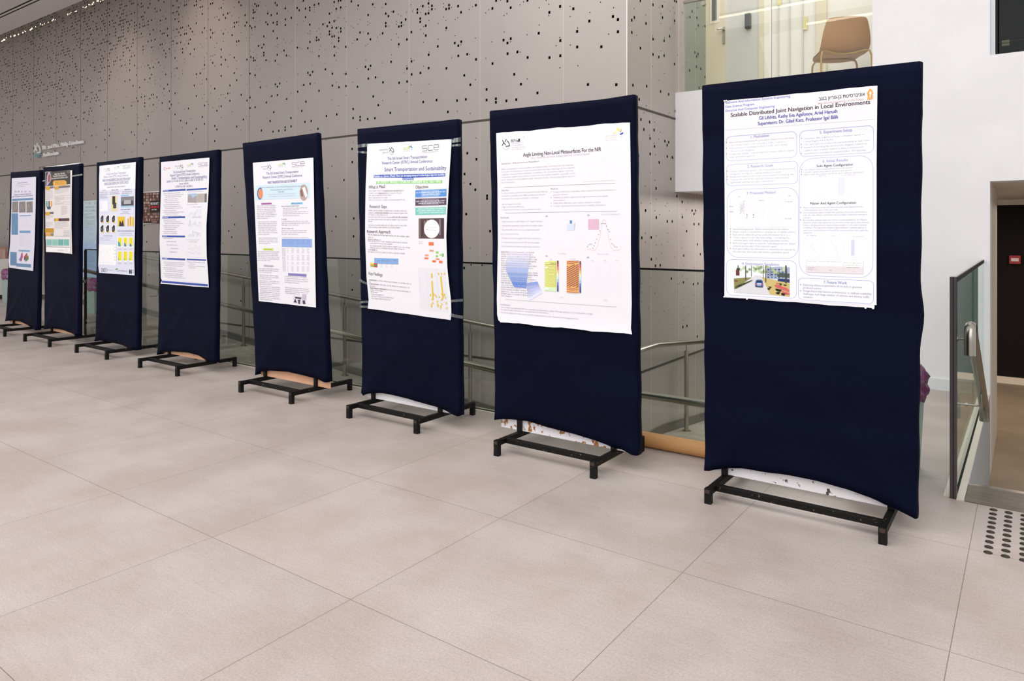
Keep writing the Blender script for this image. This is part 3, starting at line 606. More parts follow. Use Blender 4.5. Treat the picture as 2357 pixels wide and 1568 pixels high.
# ---------------------------------------------------------------- glass balustrade of the ramp
steel = mat('brushed_steel', 'a9a49c', rough=0.28, metal=1)
satin = mat('satin_steel', 'b3aca2', rough=0.32, metal=1)
BG = glassmat('balustrade_glass', (0.87, 0.91, 0.885), 1.2)
bal = thing('glass_balustrade', (-5.5, 4.203, 0), 'long glass balustrade with thin black top edge behind the display boards', 'balustrade')
for a, b in ((-9.845, -6.85), (-6.838, -3.05), (-3.038, -1.13)):
    bx('glass_panel', (a, 4.196, 0.003), (b, 4.210, 1.095), BG, bal)
bx('top_cap', (-9.85, 4.190, 1.096), (-1.12, 4.216, 1.108), mat('black_cap', '121110', rough=0.4), bal)
bx('end_post', (-9.868, 4.19, 0.0), (-9.846, 4.216, 1.095), mat('black_cap', '121110'), bal)
for xx, zz_ in ((-9.856, 0.69), (-3.044, 1.06)): bx('clamp', (xx - 0.02, 4.178, zz_ - 0.02), (xx + 0.02, 4.1955, zz_ + 0.02), steel if zz_ < 1 else mat('black_cap', '121110'), bal, 0.004)
rail = thing('handrail', (-5.5, 4.31, -0.4), 'round steel handrail fixed behind the glass balustrade, lower of the two rails', 'handrail')
k = MB(); k.tube([(-10.3, 4.31, 0.80), (-10.2, 4.31, 0.815)] + [(x_, 4.31, RZ(x_) + 0.955) for x_ in (-10.1, -8, -6, -4, -3.1)] + [(-2.9, 4.31, 0.268), (-1.3, 4.31, 0.262)], 0.0245, satin); k.build('rail', rail)
for x_ in (-9.4, -8.25, -5.9, -4.0, -2.2):
    z_ = (RZ(x_) + 0.955 if x_ < -3 else 0.265); k = MB(); k.tube([(x_, 4.31, z_ - 0.02), (x_, 4.31, z_ - 0.07), (x_, 4.285, z_ - 0.09), (x_, 4.212, z_ - 0.09)], 0.006, steel, 8); k.build('bracket', rail)
rail = thing('handrail', (-6, 5.78, -0.5), 'round steel handrail on slim posts along the perforated wall of the ramp', 'handrail')
pts = [(x_, 5.78, RZ(x_) + 0.95) for x_ in (-11.8, -9, -6, -3.2)] + [(-2.95, 5.79, 0.250), (-2.88, 5.85, 0.248)] + [(-2.87, y_, 0.256 - 0.1 * max(0, y_ - 6.3)) for y_ in (5.98, 6.3, 7.0, 8, 9.5)]
k = MB(); k.tube(pts, 0.022, satin); k.build('rail', rail)
for (px_, py_, fz) in ((-8.78, 5.78, RZ(-8.78)), (-10.6, 5.78, RZ(-10.6)), (-6.7, 5.78, RZ(-6.7)), (-4.74, 5.78, RZ(-4.74)), (-2.87, 7.016, zz - 0.032)):
    k = MB(); k.tube([(px_, py_, fz + 0.001), (px_, py_, fz + 0.83)], 0.0215, satin, 18); p_ = k.build('post', rail)
    k = MB(); k.tube([(px_, py_, fz + 0.83), (px_, py_, fz + 0.93)], 0.005, steel, 8); k.build('rod', p_)
    k = MB(); k.tube([(px_, py_, fz), (px_, py_, fz + 0.006)], 0.045, satin, 20); k.build('base_flange', p_)
# ---------------------------------------------------------------- glass balustrade and handrail of the stair
b2 = thing('glass_balustrade', (-0.311, 5.6, 0), 'glass balustrade with dark steel edge beside the stair, running to the white wall', 'balustrade')
SG = glassmat('stair_glass', (0.76, 0.84, 0.80), 1.0)
bx('glass_panel', (-0.319, 4.245, 0.003), (-0.303, 5.75, 1.106), SG, b2); bx('glass_panel', (-0.319, 5.758, 0.003), (-0.303, 6.995, 1.106), SG, b2)
k = MB(); k.box((-0.326, 4.198, 0.0), (-0.2965, 4.243, 1.115), mat('edge_steel_dark', '5c5458', rough=0.35, metal=0.8)); k.box((-0.312, 4.196, 0.0), (-0.308, 4.198, 1.115), mat('slot_black', '1a1817')); k.build('end_post', b2, 0.002)
bx('top_cap', (-0.3185, 4.2435, 1.107), (-0.3035, 6.995, 1.112), mat('cap_steel_light', 'c9c4c0', rough=0.35, metal=0.7), b2)
bx('gasket', (-0.3028, 4.2435, 1.082), (-0.3018, 6.99, 1.1065), mat('slot_black', '1a1817'), b2)
rail = thing('handrail', (-0.23, 4.7, 0), 'thick brushed steel handrail bent down at both ends beside the stair glass', 'handrail')
k = MB(); pts = [(-0.236, 4.155, 0.735), (-0.236, 4.155, 0.80)]
for i in range(1, 9):
    a = math.radians(15 * i); pts.append((-0.236, 4.155 + 0.055 - 0.055 * math.cos(a), 0.80 + 0.055 * math.sin(a) + 0.015))
pts += [(-0.236, 4.32, 0.80), (-0.228, 5.25, 0.275), (-0.228, 5.285, 0.25), (-0.228, 5.30, 0.22), (-0.228, 5.302, 0.165)]
k.tube(pts, 0.0265, steel, 20); k.build('rail', rail)
k = MB(); k.tube([(-0.305, 4.30, 0.79), (-0.25, 4.27, 0.80)], 0.005, steel, 8); k.tube([(-0.303, 4.30, 0.79), (-0.296, 4.30, 0.79)], 0.014, steel, 12); k.build('bracket', rail)
k = MB(); k.tube([(-0.231, 5.0, 0.40), (-0.231, 5.0, 0.335), (-0.237, 5.0, 0.322), (-0.25, 5.0, 0.317), (-0.303, 5.0, 0.317)], 0.006, steel, 8); k.tube([(-0.303, 5.0, 0.317), (-0.296, 5.0, 0.317)], 0.013, steel, 12); k.build('bracket', rail)
# ---------------------------------------------------------------- tactile studs
k = MB(); stud_m = mat('stud_dark', '2d2826', rough=0.5, metal=0.5, hex2='40342f', scale=120)
nn = 20; vs = []
for r_, h_ in ((0.0165, 0.0), (0.0150, 0.003), (0.011, 0.0045)): vs += [(r_ * math.cos(2 * math.pi * i / nn), r_ * math.sin(2 * math.pi * i / nn), h_) for i in range(nn)]
fs = [(j * nn + i, j * nn + (i + 1) % nn, (j + 1) * nn + (i + 1) % nn, (j + 1) * nn + i) for j in range(2) for i in range(nn)] + [tuple(range(2 * nn, 3 * nn))]
k.add(vs, fs, stud_m, True); s0 = k.build('tactile_stud', loc=(0, 0, 0))
tag(s0, 'small round dark metal stud set in the floor before the stair', 'floor stud', 'tactile studs before the stair')
first = True
for cx_ in (-0.141, -0.081, -0.0195):
    for j in range(10):
        o = s0 if first else s0.copy()
        if not first: COL.objects.link(o)
        first = False; o.location = (cx_, 4.145 - 0.0625 * j, 0.0003)
# ---------------------------------------------------------------- cardboard tube
k = MB(); tm = mat('cardboard', 'cf9a64', rough=0.55, hex2='c8935e', scale=3)
k.tube([(-2.15, 4.085, 0.046), (-0.75, 4.105, 0.046)], 0.046, tm, 28, cap=False); k.tube([(-0.75, 4.105, 0.046), (-2.15, 4.085, 0.046)], 0.042, tm, 28, cap=False)
tb = k.build('cardboard_tube'); tag(tb, 'long brown cardboard tube lying on the floor against the balustrade glass', 'cardboard tube')
k = MB(); pk = []
for i in range(9):
    a = math.radians(60 + 15 * i); pk += [(-1.50, 4.0945 - 0.0463 * math.cos(a), 0.046 + 0.0463 * math.sin(a)), (-1.40, 4.0958 - 0.0463 * math.cos(a), 0.046 + 0.0463 * math.sin(a))]
k.add(pk, [(2 * i, 2 * i + 1, 2 * i + 3, 2 * i + 2) for i in range(8)], mat('clear_tape_gloss', 'd8a878', rough=0.12), True); k.build('tape', tb)
# ---------------------------------------------------------------- bins with purple bags
binm = mat('bin_plastic', 'a6b7b5', rough=0.45); bagm = mat('purple_bag', '7a3a68', rough=0.22, hex2='8c4c79', scale=6, spec=0.7, bump=0.5, bscale=18)
def make_bin(cx, cy, wx, wy, hh, label, seed):
    t = thing('waste_bin', (cx, cy, 0), label, 'waste bin', 'bins with purple bags')
    k = MB(); q = []
    for z_, f_ in ((0.0, 0.86), (0.01, 0.87), (hh, 1.0), (hh, 0.95), (0.03, 0.84)):
        a, b = wx / 2 * f_, wy / 2 * f_; q += [(cx - a, cy - b, z_), (cx + a, cy - b, z_), (cx + a, cy + b, z_), (cx - a, cy + b, z_)]
    fs = [(4 * j + i, 4 * j + (i + 1) % 4, 4 * j + 4 + (i + 1) % 4, 4 * j + 4 + i) for j in range(4) for i in range(4)] + [(3, 2, 1, 0), (16, 17, 18, 19)]
    k.add(q, fs, binm); k.build('body', t, 0.006)
    r = random.Random(seed); k = MB(); NA, NR = 40, 10; vs = []
    for j in range(NR + 1):
        b = j / NR
        for i in range(NA):
            a = 2 * math.pi * i / NA; cs, sn = math.cos(a), math.sin(a); e = (abs(cs) ** 5 + abs(sn) ** 5) ** (-1 / 5)
            prof = (1.06, 1.13, 1.16, 1.13, 1.09, 1.10, 1.12, 1.08, 1.0, 0.9, 0.55)[j]
            rr = prof * e * (1 + 0.045 * math.sin(a * 9 + b * 7 + seed) * (0.3 + b) + r.uniform(-0.035, 0.035))
            vs.append((cx + wx / 2 * rr * cs, cy + wy / 2 * rr * sn, hh * 0.84 + 0.185 * b + r.uniform(-0.008, 0.008) + 0.012 * math.sin(a * 6 + seed)))
    fs = [(j * NA + i, j * NA + (i + 1) % NA, (j + 1) * NA + (i + 1) % NA, (j + 1) * NA + i) for j in range(NR) for i in range(NA)] + [tuple(range(NR * NA, NR * NA + NA))]
    k.add(vs, fs, bagm, True); k.build('bag', t)
make_bin(-0.66, 4.53, 0.36, 0.27, 0.50, 'grey bin with purple bag beside the nearest display board, in front of the white wall', 1)
make_bin(-12.22, 5.40, 0.29, 0.25, 0.45, 'grey bin with purple bag seen through the glass below the pale blue poster', 2)
make_bin(-15.44, 5.30, 0.30, 0.26, 0.52, 'grey bin with purple bag at the far left edge beside the white counter', 3)
# ---------------------------------------------------------------- white counter at the far left
t = thing('white_counter', (-18.2, 5.3, 0), 'white counter with rounded underside at the far left edge', 'counter')
k = MB(); wc = mat('counter_white', 'ddd8d4', rough=0.5)
prof = [(5.0, 0.78), (5.0, 0.40), (5.04, 0.24), (5.14, 0.13), (5.3, 0.10), (5.6, 0.10), (5.6, 0.78)]
vs = [(-20.4, y_, z_) for y_, z_ in prof] + [(-16.2, y_, z_) for y_, z_ in prof]; m_ = len(prof)
k.add(vs, [(i, i + m_, (i + 1) % m_ + m_, (i + 1) % m_) for i in range(m_)] + [tuple(range(m_))[::-1], tuple(range(m_, 2 * m_))], wc); k.build('body', t, 0.01)
bx('plinth', (-20.2, 5.2, 0.0), (-16.4, 5.55, 0.105), mat('plinth_dark', '4a4440', rough=0.7), t)
k = MB(); k.box((-20.3, 5.45, 0.79), (-16.2, 5.48, 0.99), mat('rack_pale', 'b8a79c', rough=0.5, hex2='a06a5c', scale=9, stretch=(6, 1, 0.3)))
k.box((-20.3, 5.44, 0.99), (-16.2, 5.49, 1.005), mat('rack_rim', 'b57a5e', rough=0.5)); tag(k.build('brochure_rack'), 'low reddish striped rack on top of the white counter', 'rack')
# ---------------------------------------------------------------- brown chair in the gallery
CM = mat('chair_shell', 'a8763e', rough=0.45); CL = mat('chair_frame', 'a8843c', rough=0.4, metal=0.2)
ch = thing('gallery_chair', (-1.46, 7.53, 2.52), 'brown shell chair with mustard tube legs behind the upper glass', 'chair')
th_ = math.radians(27); cX, cY, cZ = -1.495, 7.50, 2.617
def CW(x, y, z): return (cX + x * math.cos(th_) - y * math.sin(th_), cY + x * math.sin(th_) + y * math.cos(th_), cZ + z)
prof = [(0.22, 0.425, 0.19), (0.20, 0.437, 0.205), (0.12, 0.442, 0.215), (0.0, 0.436, 0.22), (-0.10, 0.438, 0.222), (-0.16, 0.462, 0.222), (-0.195, 0.50, 0.222), (-0.213, 0.55, 0.217), (-0.224, 0.61, 0.208), (-0.233, 0.665, 0.196), (-0.24, 0.715, 0.182), (-0.243, 0.735, 0.168), (-0.2435, 0.744, 0.14)]
k = MB(); NXc = 12
for off in (0.0, -0.012):
    vs = []
    for i, (y_, z_, w_) in enumerate(prof):
        for a in range(NXc + 1):
            s2 = a / NXc * 2 - 1; curve = 0.035 * s2 ** 2
            up = (0.5 if i < 5 else 0.0); vs.append(CW(w_ * s2, y_ + (curve * 0.9 if i >= 5 else 0) + (off if i >= 5 else 0), z_ + curve * up + (off if i < 5 else 0)))
    k.add(vs, [(i * (NXc + 1) + a, i * (NXc + 1) + a + 1, (i + 1) * (NXc + 1) + a + 1, (i + 1) * (NXc + 1) + a) for i in range(len(prof) - 1) for a in range(NXc)], CM, True)
k.build('shell', ch)
for sx in (-1, 1):
    k = MB(); k.tube([CW(sx * 0.235, -0.215, -0.097), CW(sx * 0.225, -0.20, 0.38), CW(sx * 0.21, -0.185, 0.435), CW(sx * 0.17, -0.17, 0.442), CW(sx * 0.08, -0.14, 0.425), CW(0, -0.13, 0.42)], 0.0095, CL, 10); k.build('leg', ch)
    k = MB(); k.tube([CW(sx * 0.225, 0.22, -0.097), CW(sx * 0.21, 0.185, 0.38), CW(sx * 0.19, 0.17, 0.418), CW(sx * 0.12, 0.12, 0.422), CW(0, 0.10, 0.422)], 0.0095, CL, 10); k.build('leg', ch)
# ---------------------------------------------------------------- raised lettering on the perforated wall
def biu(p, u, v, s, dark, arc, asp=1.0):
    w_ = s * 0.24 * p.mm(u); g = lambda pts: [(u + a * s * asp, lev(u, v + b * s * 1.02, u + a * s * asp)) for a, b in pts]
    p.line(g([(-0.92, -1.08), (-0.13, 0.13)]), w_, dark); p.line(g([(-0.58, -0.47), (-1.0, 0.17)]), w_, dark); p.line(g([(0.08, -1.3), (-0.22, -0.72)]), w_, dark)
    p.line(g([(0.35, -0.87), (0.75, -0.33), (0.9, 0.25)]), w_, dark); p.line(g([(0.0, 0.53), (1.0, 0.45)]), w_, dark)
    p.line(g([(math.cos(math.radians(a)) * 0.85, 0.42 + math.sin(math.radians(a)) * 0.9) for a in range(15, 175, 12)]), w_ * 0.8, arc)
p = Poster(WY - 0.03)
biu(p, 86.3, 346, 11.5, 'f6f6f2', '8fd0e0', 0.6)
wl = thing('wall_lettering', (-15, WY, 2.7), 'raised white lettering and round emblem naming the auditorium on the perforated wall', 'sign')
o1 = p.b.build('emblem', wl)
for st_, a, b, c in (('Mr. and Mrs. Philip Friedman', 98.3, 344.6, 192), ('Auditorium', 99, 361.2, 134.8)):
    p = Poster(WY - 0.03); p.txt(st_, a, b, c, 74, 'f6f8f7', 0.02); o = p.b.build('letters', wl); m_ = o.modifiers.new('depth', 'SOLIDIFY'); m_.thickness = 0.018; m_.offset = 0
m_ = o1.modifiers.new('depth', 'SOLIDIFY'); m_.thickness = 0.018; m_.offset = 0
# ---------------------------------------------------------------- posters
def done(p, label, pins=(), name='poster'):
    o = p.b.build(name); tag(o, label, 'poster', 'posters on the navy boards' if name == 'poster' else None)
    for u, v in pins:
        q = p.P(u, v); k = MB(); yb = p.y - p.bend(q)
        k.tube([(q.x, yb - 0.0012, q.z), (q.x, yb - 0.006, q.z), (q.x, yb - 0.0065, q.z)], [0.0045, 0.0045, 0.003], mat('white_pin', 'f4f2f4', rough=0.4), 10); k.build('pin', o)
    return o
G1, G2, G3 = 'a9a6b0', 'c2c0c8', '8c8a94'
NV = '3b3f8c'
def sce(p, u, v, wd, h, col, wmm):
    """three rounded letters drawn with thin strokes"""
    def q(pts): p.line([(u + a * wd, lev(u, v + b * h, u + a * wd)) for a, b in pts], wmm, col)
    q([(0.30, 0.0), (0.03, 0.0), (0.0, 0.12), (0.0, 0.38), (0.03, 0.5), (0.27, 0.5), (0.30, 0.62), (0.30, 0.88), (0.27, 1.0), (0.0, 1.0)])
    q([(0.64, 0.0), (0.40, 0.0), (0.36, 0.14), (0.36, 0.86), (0.40, 1.0), (0.64, 1.0)])
    q([(1.0, 1.0), (0.74, 1.0), (0.70, 0.86), (0.70, 0.14), (0.74, 0.0), (0.96, 0.0), (1.0, 0.12), (1.0, 0.5), (0.70, 0.5)])
def leaf(p, u, v, s, cols=('b6cf5a', '7fb35a', '2f6f80', '4aa0d0', '9ccbe6')):
    def L_(a, r0, r1, wd, col):
        a = math.radians(a); dx, dy = math.cos(a), -math.sin(a)
        pts = [(u + dx * r0 * s, v + dy * r0 * s), (u + (dx * (r0 + r1) / 2 - dy * wd) * s, v + (dy * (r0 + r1) / 2 + dx * wd) * s), (u + dx * r1 * s, v + dy * r1 * s), (u + (dx * (r0 + r1) / 2 + dy * wd) * s, v + (dy * (r0 + r1) / 2 - dx * wd) * s)]
        p.poly(pts, col)
    for a, c in zip((165, 120, 70, 20, -40), cols): L_(a, 0.25, 1.25, 0.28, c)
# ---- nearest board: joint navigation
p = Poster(BD[1]['yf'] - 0.005, lambda q: 0.004 * math.sin((q[0] + 0.9) * 3) ** 2 + 0.002 * math.sin(q[2] * 4) ** 2)
p.sheet([(1668, 233), (1668, 390), (1669, 560), (1668, 684)], [(2020, 197), (2018, 370), (2016, 540), (2013, 710)], wave=0.0012, mt=paper)
p.rect(1669, 330, 2018, 683, 'eef0fb')
IN = '4a4aa0'
p.txt('Software And Information Systems Engineering', 1671, 239.5, 1819, 12, '7c80c8', 0.006)
p.txt('Data Science Program', 1671, 248.8, 1736.5, 12, '7c80c8', 0.006); p.txt('Electrical And Computer Engineering', 1671, 258.0, 1783.5, 12, '8488cc', 0.006)
p.txt('בגנב ןוירוג-ןב תטיסרבינוא', 1885, 231.5, 1991, 17, '4c4652', 0.006)
p.txt('Ben-Gurion University of the Negev', 1884, 240.5, 1990, 9, 'd3a8a4', 0.0)
p.line([(1881, 227), (1881, 241)], 1.0, 'd8d0d0')
for pts in ([(2003, 203.5), (1997, 213), (1996.5, 219), (2000, 223.5), (2002.5, 220), (2000.5, 215), (2003.5, 208.5), (2007, 213), (2006, 218), (2004, 222.5), (2007.5, 221), (2010.5, 215), (2008, 208.5)],
            [(1997.5, 221.5), (2000.3, 223.5), (2000, 230.5), (1997, 230.9)], [(2001, 223.5), (2004, 223.2), (2004.2, 230.0), (2001.2, 230.3)], [(2005, 222.8), (2007.2, 221.5), (2006.9, 229.5), (2005, 229.8)], [(2007.8, 221.3), (2009.8, 220.5), (2009.3, 229.2), (2007.8, 229.4)]):
    p.poly(pts, 'f0a23a')
p.txt('Scalable Distributed Joint Navigation in Local Environments', 1683, 269.6, 2003, 20, '43303c', 0.014)
p.txt('Gil Lifshits, Kathy Eva Agafonov, Ariel Harush', 1747.5, 276, 1927.5, 17, IN, 0.014); p.txt('Supervisors: Dr. Gilad Katz, Professor Igal Bilik', 1745, 288.6, 1930, 17, IN, 0.014)
p.line([(1670, 300), (2014, 275)], 0.8, 'b9b4bc')
BL = '94a0d6'
for a in ((1672, 315, 1834, 371, 12), (1673, 380, 1836, 428, 10), (1674, 437, 1838, 592, 26)): p.frame(a[0], a[1], a[2], a[3], 1.6, BL, a[4])
p.frame(1841, 302, 2011, 361, 1.6, BL, 12); p.frame(1840, 366.5, 2010, 634, 1.6, BL, 30); p.frame(1838, 640, 2011, 690, 1.6, BL, 10); p.frame(1673, 597, 1834, 679, 1.6, BL, 14)
for st_, u0, v0, u1 in (('1. Motivation', 1728.5, 318.0, 1770), ('2. Research Goals', 1720.5, 386.5, 1779.5), ('3. Proposed Method', 1719, 447.6, 1784.5), ('4. Environment Simulation', 1708.5, 609.5, 1793.5), ('5. Experiment Setup', 1887, 307.8, 1961.5), ('6. Initial Results', 1893.5, 374.2, 1952), ('7. Future Work', 1896, 652.5, 1950)):
    p.txt(st_, u0, v0, u1, 13.5, '9aa0cc' if not st_.startswith('7') else '8086b8', 0.012)
p.txt('Solo Agent Configuration', 1880, 385.2, 1963, 12, '4a3846', 0.012); p.txt('Master And Agent Configuration', 1865, 471.2, 1970.5, 12, '4a3846', 0.012)
def body(lines, u, v, dv, col, k_, hh=8.5, bullet=None, bu=6):
    for i, (st_, ln) in enumerate(lines):
        b_ = st_.startswith('*'); st_ = st_.lstrip('*')
        vv = v + dv * i
        if b_: p.disc(u - bu, vv - 2.2, 0.0028, 'a09ca8', 8)
        p.txt(st_, u, vv, u + ln, hh, col, 0.0, 1)
TB = 'b7b3bb'
body([('*Autonomous vehicles have the potential to improve on road safety,', 151), ('reduce transportation costs, and reduce traffic congestion.', 130), ('*A key element to optimizing the flow of traffic and reducing', 133), ('collisions is joint navigation.', 59), ('*Dealing with varying, complex situations between different agents,', 150), ('using a generative approach.', 61)], 1679, 330, 6.75, TB, 1)
body([('*Create a distributed, generic, and robust platform for autonomous', 149), ('driving that can support a varying number of vehicles.', 119), ('*Handle new situations that it has not encountered in training data.', 148), ('*Optimize the path for the majority of vehicles while avoiding', 135), ('significantly reducing their speed (starvation)', 99)], 1681, 396.5, 6.4, TB, 1)
body([('*Hierarchical approach: Global section and a Local section.', 128), ('*Master vehicle is selected from a small group of nearby vehicles.', 144), ('*Each vehicle within the group sends information (x, y, v,...)', 131), ('*Create a generic vector (the embedding) - considering the', 129), ('collective states of all vehicles (using a generative model).', 128), ('*Each Local agent takes as input the embedding from the Global', 142), ('network and the state of the respective agent.', 101), ('*Each agent utilizes this information to determine the velocity for', 144), ('the next step. (later steps will include a generative agent)', 128)], 1688, 529.2, 6.45, 'aeaab2', 1)
body([('*Simulation data is gathered from a simulator based on', 139), ('Unreal Engine 4 and AirSim.', 69), ('*Car1 and Car2 are positioned perpendicularly to each other', 152), ('*Reward on crossing the intersection, Negative reward on', 145), ('collision, and constant reward on time in intersection.', 138), ('*experiment is considered completed after 100 episodes.', 144)], 1851, 321, 6.9, 'b2aeb8', 1)
body([('*Car1 (Agent) learns using feedback from environment', 111), ('*Car2(Not agent) picks random speed in each episode', 110), ('*Agent solves the problem, and the model is ready for deployment', 137)], 1851, 392.5, 5.6, TB, 1, 7)
body([('*Master network generates an environmental embedding from the', 137), ('combined global state of two cars with:', 80), ('*two independent agent models that each fuse their local observations', 146), ('with this embedding to autonomously and safely control the vehicles in', 148), ('real time.', 18), ('*By providing adaptive high-level action recommendations, the Master', 147), ('Network ensures that agents do not become overly rigid in their learned', 151), ('policies, allowing them to respond dynamically to new environmental', 146), ('conditions. This approach enhances generalization, enabling agents to', 146), ('make more optimal decisions beyond the scenarios they were explicitly', 149), ('trained on.', 21)], 1849, 479.8, 5.75, 'b0acb6', 1, 7.5)
body([('*Exploring advanced generative AI models to generate', 136), ('predicted actions.', 43), ('*Design hierarchal masters architectures to address scalability', 157), ('challenges such large number of vehicles and diverse traffic', 153), ('scenarios.', 23)], 1849, 657.5, 6.9, '9d99a6', 1, 9.5)
# network sketch
LG = 'd3d0dc'
p.rect(1692, 449, 1828, 523, 'f0eff8')
for u in (1714.5, 1729.5):
    p.frame(u, 455, u + 11, 514, 0.7, LG)
    for v in (459, 467, 476, 485, 508): p.line([(u + 5.5 + 4 * math.cos(t), v + 4 * math.sin(t)) for t in [i * 0.7 for i in range(10)]], 0.6, LG)
    for v in (493.5, 497, 501): p.disc(u + 5.5, v, 0.0022, '4a464e', 8)
p.frame(1747, 467, 1758, 504, 0.7, LG)
for v in (472, 480, 490, 497): p.line([(1752.5 + 3.6 * math.cos(t), v + 3.6 * math.sin(t)) for t in [i * 0.7 for i in range(10)]], 0.6, LG)
for u, a, b in ((1774, 451, 480), (1786, 454, 477), (1797, 457, 475), (1774, 490, 520), (1786, 492, 517), (1797, 495, 514)): p.frame(u, a, u + 6, b, 0.8, LG)
for a in range(4):
    for b in range(5): p.line([(1703, 469 + a * 8), (1715, 461 + b * 8)], 0.5, 'a8a4b4')
p.line([(1758, 485), (1774, 466)], 0.5, LG); p.line([(1758, 485), (1774, 505)], 0.5, LG)
for u, v, w2_ in ((1698, 454, 7), (1815, 452, 7), (1746, 463, 14), (1678, 476.5, 12), (1678, 488.5, 12), (1807, 466, 18), (1807, 505, 18)): p.words(u, v, u + w2_, 5, 'a8a4b0')
# graphs
for u0, v0, u1, v1 in ((1868, 408, 1917, 453), (1930, 406, 1977, 453), (1848, 546, 1893, 590), (1900, 547, 1945, 592), (1953, 548, 2002, 592)): p.frame(u0, v0, u1, v1, 0.5, 'dcdae2')
for i in range(7): p.line([(1931 + i * 2.2, 409), (1931 + i * 2.2, 449)], 0.9, 'c3d2e4' if i % 2 else 'dfe4ee')
for i in range(5): p.line([(1960 + i * 1.7, 552), (1960 + i * 1.7, 588)], 1.1, '9fb2d6' if i == 2 else 'c6d2e6')
p.line([(1850, 560), (1854, 548), (1858, 553), (1862, 565), (1867, 571), (1869, 560), (1871, 573), (1878, 580), (1892, 588)], 0.6, 'cdcad6')
p.line([(1903, 556), (1908, 548), (1913, 552), (1917, 563), (1922, 573), (1925, 568), (1930, 592)], 0.6, 'cdcad6')
for u, v, w2_ in ((1884, 406, 18), (1938, 404, 32), (1857, 543, 24), (1913, 544, 12), (1963, 545, 26)): p.words(u, v, u + w2_, 4, 'cac6ce')
# table
p.rect(1856, 597, 1987, 612, 'fbfafc'); p.rect(1856, 612, 1987, 626.5, 'e4dde2')
for v in (597, 612, 626.5): p.line([(1856, v), (1987, lev(1856, v, 1987))], 0.8, 'c9c0c6')
for u in (1856, 1882, 1942, 1987): p.line([(u, lev(1856, 597, u)), (u, lev(1856, 626.5, u))], 0.8, 'c9c0c6')
p.txt('Model Used', 1858.5, 602.5, 1878, 5.5, '8f8791', 0, 1); p.txt('Both cars infer trained model', 1887, 603, 1936, 5.5, '8f8791', 0, 1)
p.txt('Both cars infer trained', 1944.5, 606, 1984, 5.5, '8f8791', 0, 1); p.txt('model controlled by', 1947, 611.5, 1982, 5.5, '8f8791', 0, 1); p.txt('master network', 1950, 616.5, 1977.5, 5.5, '8f8791', 0, 1)
p.words(1860, 617.5, 1876, 5, 'a59ca4'); p.words(1859, 621.5, 1879, 5, 'a59ca4'); p.txt('100', 1909, 623.6, 1915, 6, '8f8791', 0, 1); p.txt('0', 1964, 627, 1966, 6, '8f8791', 0, 1)
# printed street picture
p.rect(1690, 609, 1818, 673, 'e9eff2')
p.poly([(1690, 641), (1735, 638), (1742, 642), (1691, 668)], '8d8a55'); p.poly([(1751, 637), (1818, 652), (1818, 683), (1772, 678)], 'cdb977')
p.poly([(1738, 634), (1752, 634), (1774, 679), (1691, 673), (1691, 667), (1722, 645)], 'd9d9de')
p.poly([(1764, 616), (1793, 614), (1818, 615.5), (1818, 646), (1765, 641)], 'a9b4cc')
for i in range(6):
    for j in range(4): p.rect(1767 + i * 8.2, 619 + j * 5.8, 1771.5 + i * 8.2, 622.5 + j * 5.8, '5f6f96' if (i + j) % 3 else '3b4a6a')
p.poly([(1788, 627), (1818, 630), (1818, 640), (1790, 637)], '4f5a55'); p.poly([(1792, 641), (1818, 643), (1818, 651), (1790, 647)], '2d3f6e')
rr = random.Random(3)
for i in range(34):
    u = 1697 + rr.random() * 70 + (rr.random() < 0.3) * 40; v = 610 + rr.random() * 16
    p.disc(u, lev(1690, v, u), 0.004 + rr.random() * 0.006, rr.choice(('a9bd8e', '7f9a68', 'c6d3b4', '8fa57a')), 9)
for u, w2_, b in ((1716.5, 1.6, 644), (1699, 1.8, 632), (1730, 0.9, 636), (1757, 1.0, 640), (1762.5, 1.6, 650), (1773, 0.8, 636), (1808, 3.2, 652)): p.poly([(u, 611), (u + w2_, 611), (u + w2_ * 1.2, b), (u - w2_ * 0.2, b)], '4c4a48')
p.rect(1695, 621, 1703, 634, '6d3a34'); p.rect(1697, 617, 1704, 622, '3a3d40'); p.rect(1691, 645, 1699, 648, '8d4a44')
for i in range(12): p.poly([(1692 + i * 3, 662 - i * 1.3), (1697 + i * 3, 657 - i * 1.1), (1701 + i * 3, 658 - i * 1.2), (1696 + i * 3, 665 - i * 1.5)][::1], rr.choice(('3c3f30', '5a5a3a', '2f3328')))
for i in range(10):
    u = 1768 + rr.random() * 44; v = 648 + rr.random() * 24 + (u - 1768) * 0.15; p.poly([(u, v), (u + 4 + rr.random() * 5, v + 1), (u + 6, v + 4), (u + 1, v + 3)], rr.choice(('2c2c22', '4c4a30', '38382a')))
p.poly([(1783, 657), (1787, 655), (1812, 663), (1818, 669), (1816, 672), (1786, 661)], 'd6656a'); p.poly([(1799, 669), (1818, 675), (1818, 679), (1804, 676)], 'd6656a'); p.poly([(1786, 650), (1793, 652), (1790, 655)], 'd6656a')
p.poly([(1785, 664), (1800, 667), (1797, 672), (1787, 669)], '1d1d18'); p.poly([(1799, 674), (1808, 676), (1806, 681), (1799, 679)], '1d1d18'); p.poly([(1767, 663), (1774, 663), (1772, 667), (1768, 667)], '22221c')
p.poly([(1741, 645), (1745, 643.5), (1753, 643.8), (1756, 646), (1757.5, 653), (1757.5, 660), (1755, 662), (1741, 661), (1738.8, 659), (1738.8, 652)], '5a6ea8')
